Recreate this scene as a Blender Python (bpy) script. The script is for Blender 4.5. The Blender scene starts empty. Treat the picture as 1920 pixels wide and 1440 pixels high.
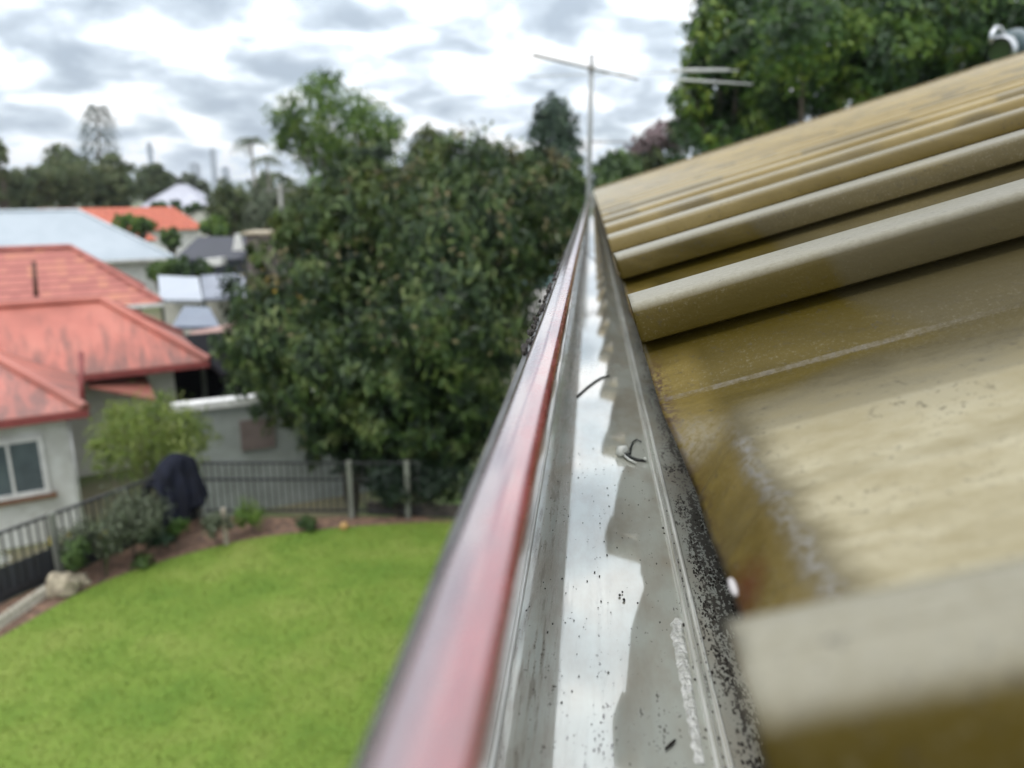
import bpy, bmesh, math, random
import numpy as np
from mathutils import Vector, Matrix, noise as mnoise

sc = bpy.context.scene
COL = sc.collection
rng = np.random.default_rng(7)
random.seed(7)
rad = math.radians

# ------------------------------------------------------------------ camera
EYE = 5.0                                   # the camera is held just above the gutter, 5 m over the lawn
F_PX = 1442.0
PITCH = math.atan(370 / F_PX)
YAW = math.atan(150 * math.cos(PITCH) / F_PX)
cam = bpy.data.cameras.new('camera')
cam.sensor_width = 36.0
cam.lens = 36.0 * F_PX / 1920
cam.clip_start = 0.004
cam.clip_end = 12000
cam.dof.use_dof = True
cam.dof.focus_distance = 0.31
cam.dof.aperture_fstop = 10.5
co = bpy.data.objects.new('camera', cam)
COL.objects.link(co)
co.location = (0, 0, EYE)
co.rotation_euler = (rad(90) - PITCH, 0, YAW)
sc.camera = co

# ------------------------------------------------------------------ light
sc.view_settings.view_transform = 'Standard'
sc.view_settings.look = 'None'
sc.view_settings.exposure = 0.0
sc.view_settings.gamma = 1.0
SUN_EL, SUN_AZ = rad(58), rad(205)          # azimuth clockwise from +Y: behind the camera, a little left
sun = bpy.data.lights.new('sun', 'SUN')
sun.energy = 1.5
sun.angle = rad(14)
sun.color = (1.0, 0.96, 0.9)
so = bpy.data.objects.new('sun', sun)
COL.objects.link(so)
sd = Vector((math.sin(SUN_AZ) * math.cos(SUN_EL), math.cos(SUN_AZ) * math.cos(SUN_EL), math.sin(SUN_EL)))
so.rotation_euler = sd.to_track_quat('Z', 'Y').to_euler()

W = bpy.data.worlds.new('World')
sc.world = W
W.use_nodes = True
nt = W.node_tree
for n in list(nt.nodes):
    nt.nodes.remove(n)


def N(tree, typ, **kw):
    n = tree.nodes.new(typ)
    for k, v in kw.items():
        if k.startswith('i_'):
            key = k[2:]
            key = int(key) if key.isdigit() else key.replace('_', ' ')
            n.inputs[key].default_value = v
        else:
            setattr(n, k, v)
    return n


def L(tree, a, ao, b, bi):
    tree.links.new(sock(a, ao), b.inputs[bi])


def sock(n, k):
    if n.bl_idname == 'ShaderNodeMix' and n.data_type == 'RGBA':
        return n.outputs[2]
    return n.outputs[k]


def ramp(tree, stops, interp='LINEAR'):
    r = tree.nodes.new('ShaderNodeValToRGB')
    r.color_ramp.interpolation = interp
    el = r.color_ramp.elements
    while len(el) < len(stops):
        el.new(0.5)
    for e, (p, c) in zip(el, stops):
        e.position = p
        if not isinstance(c, (tuple, list)):
            c = (c, c, c)
        e.color = (*c[:3], 1)
    return r


def math_node(tree, op, a=None, b=None, clamp=False):
    m = tree.nodes.new('ShaderNodeMath')
    m.operation = op
    m.use_clamp = clamp
    for i, v in enumerate((a, b)):
        if v is None:
            continue
        if isinstance(v, tuple):
            tree.links.new(sock(*v), m.inputs[i])
        else:
            m.inputs[i].default_value = v
    return m


def mix_col(tree, fac, a, b, blend='MIX'):
    m = tree.nodes.new('ShaderNodeMix')
    m.data_type = 'RGBA'
    m.blend_type = blend
    for key, v in ((0, fac), (6, a), (7, b)):
        if isinstance(v, tuple) and len(v) == 2 and hasattr(v[0], 'outputs'):
            tree.links.new(sock(*v), m.inputs[key])
        elif key == 0:
            m.inputs[0].default_value = v
        else:
            m.inputs[key].default_value = (*v[:3], 1)
    return m


sky = N(nt, 'ShaderNodeTexSky', sky_type='NISHITA', sun_disc=False)
sky.sun_elevation = SUN_EL
sky.sun_rotation = SUN_AZ
tc = N(nt, 'ShaderNodeTexCoord')
sep = N(nt, 'ShaderNodeSeparateXYZ')
L(nt, tc, 'Generated', sep, 0)
zc_ = math_node(nt, 'MAXIMUM', (sep, 2), 0.0)
den = math_node(nt, 'ADD', (zc_, 0), 0.3)
ux = math_node(nt, 'DIVIDE', (sep, 0), (den, 0))
uy = math_node(nt, 'DIVIDE', (sep, 1), (den, 0))
cmb = N(nt, 'ShaderNodeCombineXYZ')
L(nt, ux, 0, cmb, 0)
L(nt, uy, 0, cmb, 1)
cn1 = N(nt, 'ShaderNodeTexNoise', i_Scale=4.3, i_Detail=7.0, i_Roughness=0.5, i_Distortion=0.25)
L(nt, cmb, 0, cn1, 'Vector')
cloud_tone = ramp(nt, [(0.34, (4.2, 5.0, 5.9)), (0.44, (6.0, 6.9, 7.8)), (0.51, (8.6, 9.5, 10.3)), (0.58, (12.5, 12.6, 12.7))])
# colour-ramp colours are scaled down to stay in range and multiplied back
for e in cloud_tone.color_ramp.elements:
    e.color = tuple(v / 13 for v in e.color[:3]) + (1,)
L(nt, cn1, 'Fac', cloud_tone, 0)
hi = N(nt, 'ShaderNodeMapRange', i_1=0.32, i_2=0.7, i_3=0.0, i_4=0.8, clamp=True)
L(nt, zc_, 0, hi, 0)
cloud_all = mix_col(nt, (hi, 0), (cloud_tone, 0), (.70, .715, .75))
up = N(nt, 'ShaderNodeMapRange', i_1=0.0, i_2=1.0, i_3=12.0, i_4=34.0)
L(nt, zc_, 0, up, 0)
cl = N(nt, 'ShaderNodeVectorMath', operation='SCALE')
L(nt, cloud_all, 2, cl, 0)
L(nt, up, 0, cl, 'Scale')
cn2 = N(nt, 'ShaderNodeTexNoise', i_Scale=0.9, i_Detail=3.0)
mp = N(nt, 'ShaderNodeMapping')
mp.inputs['Location'].default_value = (4.0, 9.0, 0)
L(nt, cmb, 0, mp, 0)
L(nt, mp, 0, cn2, 'Vector')
gap = ramp(nt, [(0.55, 1.0), (0.72, 0.72)])
L(nt, cn2, 'Fac', gap, 0)
skmix = mix_col(nt, (gap, 0), (sky, 0), (cl, 0))
bg = N(nt, 'ShaderNodeBackground', i_Strength=0.1)
L(nt, skmix, 2, bg, 0)
wo = N(nt, 'ShaderNodeOutputWorld')
L(nt, bg, 0, wo, 0)

# ------------------------------------------------------------------ picture -> place helpers (measuring only)
cp, sp = math.cos(PITCH), math.sin(PITCH)
RT = np.array([math.cos(YAW), math.sin(YAW), 0])
FW = np.array([-math.sin(YAW), math.cos(YAW), 0])
UP = np.array([0, 0, 1.0])
CAM = np.array([0, 0, EYE])


def ray(x, y):
    return (x - 960) / F_PX * RT + (cp * FW - sp * UP) - (y - 720) / F_PX * (sp * FW + cp * UP)


def at_z(x, y, z):
    d = ray(x, y)
    return CAM + d * ((z - EYE) / d[2])


def at_d(x, y, depth):
    return CAM + ray(x, y) * depth


# ------------------------------------------------------------------ materials
MATS = {}


def principled(name):
    m = bpy.data.materials.new(name)
    m.use_nodes = True
    t = m.node_tree
    b = t.nodes['Principled BSDF']
    MATS[name] = m
    return m, t, b


def mat(name, col, rough=0.6, metal=0.0, col2=None, scale=6.0, bump=0.0, bscale=None, coat=0.0, stretch=(1, 1, 1), spec=0.5, lo=0.4, hi=0.62):
    if name in MATS:
        return MATS[name]
    m, t, b = principled(name)
    b.inputs['Roughness'].default_value = rough
    b.inputs['Metallic'].default_value = metal
    b.inputs['Coat Weight'].default_value = coat
    b.inputs['Specular IOR Level'].default_value = spec
    if col2 is None:
        col2 = tuple(c * 0.8 for c in col)
    c = N(t, 'ShaderNodeTexCoord')
    mpn = N(t, 'ShaderNodeMapping')
    mpn.inputs['Scale'].default_value = stretch
    L(t, c, 'Object', mpn, 0)
    n1 = N(t, 'ShaderNodeTexNoise', i_Scale=scale, i_Detail=5.0, i_Roughness=0.6)
    L(t, mpn, 0, n1, 'Vector')
    r = ramp(t, [(lo, col2), (hi, col)])
    L(t, n1, 'Fac', r, 0)
    L(t, r, 0, b, 'Base Color')
    if bump:
        n2 = N(t, 'ShaderNodeTexNoise', i_Scale=bscale or scale * 4, i_Detail=3.0)
        L(t, mpn, 0, n2, 'Vector')
        bp = N(t, 'ShaderNodeBump', i_Strength=bump, i_Distance=0.01)
        L(t, n2, 'Fac', bp, 'Height')
        L(t, bp, 0, b, 'Normal')
    return m


def leaf_mat(name, cols, rough=0.5, trans=0.25, clump=1.1):
    if name in MATS:
        return MATS[name]
    m, t, b = principled(name)
    b.inputs['Roughness'].default_value = rough
    g = N(t, 'ShaderNodeNewGeometry')
    st = [((i + 0.5) / len(cols), c) for i, c in enumerate(cols)]
    r = ramp(t, st)
    tcn = N(t, 'ShaderNodeTexCoord')
    cn = N(t, 'ShaderNodeTexNoise', i_Scale=clump, i_Detail=2.0)
    L(t, tcn, 'Object', cn, 'Vector')
    cr = N(t, 'ShaderNodeMapRange', i_1=0.36, i_2=0.64, i_3=0.0, i_4=0.62, clamp=True)
    L(t, cn, 'Fac', cr, 0)
    lf = math_node(t, 'MULTIPLY', (g, 'Random Per Island'), 0.38)
    la = math_node(t, 'ADD', (cr, 0), (lf, 0))
    L(t, la, 0, r, 0)
    L(t, r, 0, b, 'Base Color')
    b.inputs['Specular IOR Level'].default_value = 0.35
    tr = N(t, 'ShaderNodeBsdfTranslucent')
    L(t, r, 0, tr, 0)
    mx = N(t, 'ShaderNodeMixShader', i_0=trans)
    L(t, b, 0, mx, 1)
    L(t, tr, 0, mx, 2)
    L(t, mx, 0, t.nodes['Material Output'], 0)
    return m


# ------------------------------------------------------------------ object helpers
def tag(o, label=None, cat=None, group=None, kind=None):
    if label:
        o['label'] = label
    if cat:
        o['category'] = cat
    if group:
        o['group'] = group
    if kind:
        o['kind'] = kind
    return o


def empty(name, loc, label, cat, group=None):
    o = bpy.data.objects.new(name, None)
    o.empty_display_size = 0.2
    COL.objects.link(o)
    o.location = loc
    return tag(o, label, cat, group)


def link_mesh(name, me, m, parent=None, smooth=False, label=None):
    o = bpy.data.objects.new(name, me)
    COL.objects.link(o)
    if m is not None:
        for mm in (m if isinstance(m, (list, tuple)) else [m]):
            me.materials.append(mm)
    if smooth:
        me.polygons.foreach_set('use_smooth', [True] * len(me.polygons))
    if parent is not None:
        o.parent = parent
        pw = parent_world(parent)
        o.matrix_parent_inverse = pw.inverted()
    if label:
        o['label'] = label
    return o


def parent_world(o):
    m = o.matrix_basis.copy() if o.rotation_mode else o.matrix_basis
    if o.parent is None:
        return m
    return parent_world(o.parent) @ o.matrix_parent_inverse @ m


def py_mesh(name, V, Fc):
    me = bpy.data.meshes.new(name)
    me.from_pydata([tuple(map(float, v)) for v in V], [], Fc)
    me.update()
    return me


class MB:
    """collects primitives into one mesh"""

    def __init__(self):
        self.V, self.F = [], []

    def add(self, V, Fc):
        o = len(self.V)
        self.V += [tuple(map(float, v)) for v in V]
        self.F += [tuple(i + o for i in f) for f in Fc]

    def hexa(self, c8):
        self.add(c8, [(0, 3, 2, 1), (4, 5, 6, 7), (0, 1, 5, 4), (1, 2, 6, 5), (2, 3, 7, 6), (3, 0, 4, 7)])

    def box(self, c, size, ax=None):
        c = np.array(c, float)
        if ax is None:
            ax = np.eye(3)
        h = [np.array(a, float) * s / 2 for a, s in zip(ax, size)]
        P = []
        for sz in (-1, 1):
            for sx, sy in ((-1, -1), (1, -1), (1, 1), (-1, 1)):
                P.append(c + sx * h[0] + sy * h[1] + sz * h[2])
        self.hexa(P)

    def tube(self, pts, rads, seg=8, cap=True):
        pts = [np.array(p, float) for p in pts]
        n = len(pts)
        if not hasattr(rads, '__len__'):
            rads = [rads] * n
        o = len(self.V)
        prev = None
        for i in range(n):
            d = pts[min(i + 1, n - 1)] - pts[max(i - 1, 0)]
            d = d / (np.linalg.norm(d) + 1e-12)
            ref = prev if prev is not None else (np.array([0, 0, 1.0]) if abs(d[2]) < 0.9 else np.array([1.0, 0, 0]))
            a = ref - d * (ref @ d)
            a = a / (np.linalg.norm(a) + 1e-12)
            prev = a
            b = np.cross(d, a)
            for k in range(seg):
                t = 2 * math.pi * k / seg
                self.V.append(tuple(pts[i] + rads[i] * (math.cos(t) * a + math.sin(t) * b)))
        for i in range(n - 1):
            for k in range(seg):
                k2 = (k + 1) % seg
                self.F.append((o + i * seg + k, o + i * seg + k2, o + (i + 1) * seg + k2, o + (i + 1) * seg + k))
        if cap:
            self.F.append(tuple(o + k for k in range(seg - 1, -1, -1)))
            self.F.append(tuple(o + (n - 1) * seg + k for k in range(seg)))

    def build(self, name, m, parent=None, smooth=False, label=None):
        return link_mesh(name, py_mesh(name, self.V, self.F), m, parent, smooth, label)


def blob_mesh(mb, c, r, seed=0, amp=0.3, sub=2, fr=2.0):
    bm = bmesh.new()
    bmesh.ops.create_icosphere(bm, subdivisions=sub, radius=1)
    V = []
    for v in bm.verts:
        k = 1 + amp * mnoise.noise(v.co * fr + Vector((seed * 3.1, seed * 1.7, 0)))
        V.append(np.array(c) + np.array(v.co) * np.array(r) * k)
    Fc = [tuple(v.index for v in f.verts) for f in bm.faces]
    bm.free()
    mb.add(V, Fc)


# ------------------------------------------------------------------ foliage helpers
def leaves_mesh(name, C, Nn, size, aspect=0.42, droop=0.25, fold=0.25, jitter=0.35):
    n = len(C)
    Nn = Nn + rng.normal(0, jitter, (n, 3))
    Nn /= np.linalg.norm(Nn, axis=1, keepdims=True) + 1e-9
    D = rng.normal(0, 1, (n, 3))
    D -= Nn * np.sum(D * Nn, 1, keepdims=True)
    D[:, 2] -= droop
    D /= np.linalg.norm(D, axis=1, keepdims=True) + 1e-9
    S = np.cross(Nn, D)
    sz = (size * rng.uniform(0.6, 1.25, n))[:, None]
    a = C - D * sz * 0.5
    tip = C + D * sz * 0.5 - np.array([0, 0, 1]) * sz * 0.08
    l = C + S * sz * aspect * 0.5 + Nn * sz * fold * 0.3
    r = C - S * sz * aspect * 0.5 + Nn * sz * fold * 0.3
    V = np.stack([a, l, tip, r], 1).reshape(-1, 3)
    me = bpy.data.meshes.new(name)
    me.vertices.add(4 * n)
    me.vertices.foreach_set('co', V.ravel())
    me.loops.add(4 * n)
    me.loops.foreach_set('vertex_index', np.arange(4 * n))
    me.polygons.add(n)
    me.polygons.foreach_set('loop_start', np.arange(0, 4 * n, 4))
    me.polygons.foreach_set('loop_total', np.full(n, 4))
    me.update(calc_edges=True)
    return me


def scatter(blobs, n, per=10, cl=0.25, inner=0.5, squash=1.0, upbias=0.35):
    """leaf centres and normals in clusters spread through the outer part of blobs [(centre, radius)]"""
    c = np.array([b[0] for b in blobs])
    r = np.array([b[1] for b in blobs])
    k = max(1, n // per)
    pick = rng.choice(len(blobs), k, p=r ** 2 / np.sum(r ** 2))
    d = rng.normal(0, 1, (k, 3))
    d /= np.linalg.norm(d, axis=1, keepdims=True)
    rr = r[pick] * (inner + (1 - inner) * rng.uniform(0, 1, k) ** 0.6)
    P = c[pick] + d * rr[:, None] * np.array([1, 1, squash])
    P = np.repeat(P, per, 0)
    dd = np.repeat(d, per, 0)
    off = rng.normal(0, 1, P.shape)
    P = P + off * cl * np.repeat(r[pick], per)[:, None] * 0.5
    nn = dd + off * 0.25
    nn[:, 2] += upbias
    return P, nn, d


def limb(mb, a, b, r0, r1, seed=0, steps=6, wob=0.12):
    a, b = np.array(a, float), np.array(b, float)
    ln = np.linalg.norm(b - a)
    pts, rs = [], []
    for i in range(steps + 1):
        t = i / steps
        w = np.array(mnoise.noise_vector(Vector((t * 2.1 + seed, seed * 1.3, 0.5)))) * wob * ln * math.sin(math.pi * t)
        pts.append(a + (b - a) * t + w)
        rs.append(r0 + (r1 - r0) * t)
    mb.tube(pts, rs, 7)


BARK = mat('bark', (0.13, 0.105, 0.08), 0.9, col2=(0.06, 0.05, 0.04), scale=9, bump=0.5, stretch=(3, 3, 0.6))
GREY_BARK = mat('pale_bark', (0.26, 0.24, 0.2), 0.9, col2=(0.13, 0.12, 0.1), scale=7, bump=0.4, stretch=(3, 3, 0.6))


def tree(name, label, base, blobs, n, leaf, lm, cat='tree', group=None, trunk_r=0.16, per=10, cl=0.3, inner=0.5, bark=None,
         aspect=0.42, droop=0.25, squash=1.0, limbs=True, upbias=0.35):
    root = empty(name, base, label, cat, group)
    mb = MB()
    cen = np.mean([b[0] for b in blobs], 0)
    base = np.array(base, float)
    fork = base + (cen - base) * 0.38
    fork[2] = base[2] + (cen[2] - base[2]) * 0.4
    limb(mb, base - np.array([0, 0, .15]), fork, trunk_r, trunk_r * 0.75, seed=len(label))
    if limbs:
        for i, (c, r) in enumerate(blobs):
            limb(mb, fork, np.array(c) + np.array([0, 0, r * 0.3]), trunk_r * 0.5, trunk_r * 0.08, seed=i * 1.7 + 0.3)
    mb.build('trunk', bark or BARK, root, True)
    P, nn, _ = scatter(blobs, n, per, cl, inner, squash, upbias)
    me = leaves_mesh('crown', P, nn, np.full(len(P), leaf), aspect, droop)
    link_mesh('crown', me, lm, root)
    return root


def px_blobs(lst, depth, jit=0.5):
    """[(px, py, radius px)] measured in the photograph at a depth -> real blobs"""
    out = []
    for (x, y, r) in lst:
        R_ = r * depth / F_PX
        d = depth + rng.uniform(-jit, jit) * R_ * 1.5
        out.append((at_d(x, y, d), R_))
    return out


def mass_blobs(px, top, bot, w, depth, k=9):
    """lumpy crown filling an oval measured in the photograph"""
    out = []
    cx, cy, hw, hh = px, (top + bot) / 2, w / 2, (bot - top) / 2
    rb = min(hw, hh) * 0.5
    for i in range(k):
        a = 2 * math.pi * (i + rng.uniform(-.3, .3)) / k
        q = rng.uniform(0.55, 0.8)
        out.append((cx + math.cos(a) * (hw - rb) * q * 1.25, cy + math.sin(a) * (hh - rb) * q * 1.25, rb * rng.uniform(0.7, 1.1)))
    out.append((cx, cy, rb * 1.2))
    out.append((cx + hw * rng.uniform(-.3, .3), top + rb * 0.7, rb * 0.7))
    return px_blobs(out, depth, 0.8)


# ------------------------------------------------------------------ ground
GROUND2 = -1.9                              # the neighbours' lots lie lower
FA, FB = at_z(0, 1000, 0.9), at_z(365, 868, 0.9)         # left fence line
FA = FA + (FA - FB) / np.linalg.norm(FA - FB) * 3.0
FC = at_z(655, 868, 0.9)                                  # back fence line
FA, FB, FC = FA[:2], FB[:2], FC[:2]
FD = FC + (FC - FB) / np.linalg.norm(FC - FB) * 1.1


def side(p, a, b):
    d = (b - a) / np.linalg.norm(b - a)
    return (p[..., 0] - a[0]) * -d[1] + (p[..., 1] - a[1]) * d[0]


def ground_z(x, y):
    p = np.stack([np.asarray(x, float), np.asarray(y, float)], -1)
    t = np.maximum(side(p, FA, FB), side(p, FB, FC)) - 0.12
    k = np.clip(t / 0.9, 0, 1)
    z = GROUND2 * k * k * (3 - 2 * k)
    far = np.hypot(p[..., 0], p[..., 1])
    z = z - 8.0 * np.clip((far - 95) / 260, 0, 1) * k
    return z


def axis(lo, hi, step, far, g=1.22):
    a = list(np.arange(lo, hi + 1e-6, step))
    s = step
    while a[-1] < far:
        s *= g
        a.append(a[-1] + s)
    s = step
    while a[0] > -far:
        s *= g
        a.insert(0, a[0] - s)
    return np.array(a)


gx, gy = np.clip(axis(-14, 12, 0.3, 4800), -4800, 4800), np.clip(axis(-6, 20, 0.3, 4800), -4800, 4800)
GX, GY = np.meshgrid(gx, gy)
GZ = ground_z(GX, GY)
V = np.stack([GX, GY, GZ], -1).reshape(-1, 3)
nx = len(gx)
Fc = [(j * nx + i, j * nx + i + 1, (j + 1) * nx + i + 1, (j + 1) * nx + i) for j in range(len(gy) - 1) for i in range(nx - 1)]
g_m = mat('rough_ground', (0.075, 0.12, 0.03), 0.95, col2=(0.13, 0.12, 0.07), scale=0.35, bump=0.4, bscale=3)
tag(link_mesh('ground', py_mesh('ground', V, Fc), g_m, smooth=True), kind='structure')

# garden bed and lawn sheets
lawn_edge = [(-420, 1420), (-160, 1290), (0, 1197), (100, 1140), (170, 1103), (240, 1075), (330, 1046), (430, 1020), (495, 1008), (560, 1000),
             (630, 991), (700, 986), (770, 982), (840, 980), (960, 985), (1060, 990)]


def sheet(name, outline, z, m, step=0.25, kind='structure'):
    me = bpy.data.meshes.new(name)
    bm = bmesh.new()
    vs = [bm.verts.new((p[0], p[1], z)) for p in outline]
    f = bm.faces.new(vs)
    if f.normal.z < 0:
        bmesh.ops.reverse_faces(bm, faces=[f])
    bmesh.ops.triangulate(bm, faces=bm.faces[:])
    bm.to_mesh(me)
    bm.free()
    return tag(link_mesh(name, me, m), kind=kind)


def smooth_line(P, n=6):
    P = [np.array(p) for p in P]
    out = []
    for i in range(len(P) - 1):
        p0, p1, p2, p3 = P[max(i - 1, 0)], P[i], P[i + 1], P[min(i + 2, len(P) - 1)]
        for k in range(n):
            t = k / n
            out.append(0.5 * ((2 * p1) + (-p0 + p2) * t + (2 * p0 - 5 * p1 + 4 * p2 - p3) * t * t + (-p0 + 3 * p1 - 3 * p2 + p3) * t ** 3))
    out.append(P[-1])
    return out


EDGE = smooth_line([at_z(x, y, 0)[:2] for x, y in lawn_edge])
bed = [FA + (FA - FB) * 0.6, FB, FC, FD, np.array([3.0, 9.9]), np.array([3.0, -6]), np.array([-9, -6])]
mulch = mat('mulch', (0.19, 0.115, 0.075), 0.95, col2=(0.08, 0.05, 0.035), scale=9, bump=0.9, bscale=30)
sheet('garden_bed', bed, 0.006, mulch)


def lawn_mat():
    m, t, b = principled('lawn_grass')
    b.inputs['Roughness'].default_value = 0.85
    b.inputs['Specular IOR Level'].default_value = 0.25
    c = N(t, 'ShaderNodeTexCoord')
    a = N(t, 'ShaderNodeTexNoise', i_Scale=0.9, i_Detail=6.0, i_Roughness=0.62)
    L(t, c, 'Object', a, 'Vector')
    r = ramp(t, [(0.34, (0.092, 0.163, 0.020)), (0.5, (0.126, 0.192, 0.027)), (0.68, (0.175, 0.222, 0.045))])
    L(t, a, 'Fac', r, 0)
    d = N(t, 'ShaderNodeTexNoise', i_Scale=26.0, i_Detail=4.0)
    L(t, c, 'Object', d, 'Vector')
    r2 = ramp(t, [(0.3, 0.86), (0.7, 1.10)])
    L(t, d, 'Fac', r2, 0)
    mm = mix_col(t, 1.0, (r, 0), (r2, 0), 'MULTIPLY')
    L(t, mm, 2, b, 'Base Color')
    bp = N(t, 'ShaderNodeBump', i_Strength=0.8, i_Distance=0.03)
    L(t, d, 'Fac', bp, 'Height')
    L(t, bp, 0, b, 'Normal')
    return m


lawn = EDGE + [np.array([2.8, 9.6]), np.array([2.8, -5.5]), np.array([-8.5, -5.5])]
sheet('lawn', lawn, 0.012, lawn_mat())

# short blades over the lawn, thickest along its edge
outl = np.array(lawn)


def inside(P, poly):
    x, y = P[:, 0], P[:, 1]
    ins = np.zeros(len(P), bool)
    j = len(poly) - 1
    for i in range(len(poly)):
        xi, yi = poly[i]
        xj, yj = poly[j]
        c = ((yi > y) != (yj > y)) & (x < (xj - xi) * (y - yi) / (yj - yi + 1e-12) + xi)
        ins ^= c
        j = i
    return ins


P = np.stack([rng.uniform(-7.5, 0.2, 60000), rng.uniform(1.0, 11.2, 60000)], -1)
P = P[inside(P, outl)]
C3 = np.concatenate([P, np.full((len(P), 1), 0.022)], 1)
nn = rng.normal(0, 1, C3.shape)
nn[:, 2] *= 0.3
grass_m = leaf_mat('grass_blade', [(.09, .15, .016), (.13, .20, .024), (.21, .25, .05), (.16, .22, .03)], 0.7, 0.3)
tag(link_mesh('grass', leaves_mesh('grass', C3, nn, np.full(len(C3), 0.045), 0.22, -1.5), grass_m), kind='stuff')

# distant hills
hm = mat('far_hills', (0.07, 0.10, 0.07), 1.0, col2=(0.05, 0.075, 0.05), scale=0.01)
V, Fc = [], []
nh = 90
for i in range(nh + 1):
    a = rad(-55 + 110 * i / nh) + YAW
    for j, rr in enumerate((3300, 3800, 4500)):
        h = (0, 1, 0)[j] * (46 + 34 * mnoise.noise(Vector((i * 0.13, 2.2, 0))) + 16 * mnoise.noise(Vector((i * 0.5, 7, 0))))
        V.append((-math.sin(a) * rr, math.cos(a) * rr, -12 + h))
for i in range(nh):
    for j in range(2):
        Fc.append((i * 3 + j, i * 3 + j + 1, (i + 1) * 3 + j + 1, (i + 1) * 3 + j))
tag(link_mesh('hills', py_mesh('hills', V, Fc), hm, smooth=True), kind='structure')

# ------------------------------------------------------------------ own house: roof, gutter, walls
TH = rad(17.4)
HPAN = 0.0725
S_ = np.array([math.cos(TH), 0, math.sin(TH)])
N_ = np.array([-math.sin(TH), 0, math.cos(TH)])
EAVE = np.array([0.0245, 0, EYE - HPAN])
YEND, YSTART, SMAX = 9.0, -1.2, 4.12

house = empty('house', (4.0, 4.0, 0), 'house whose ribbed tan metal roof and red lipped gutter fill the near right', 'house')


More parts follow.
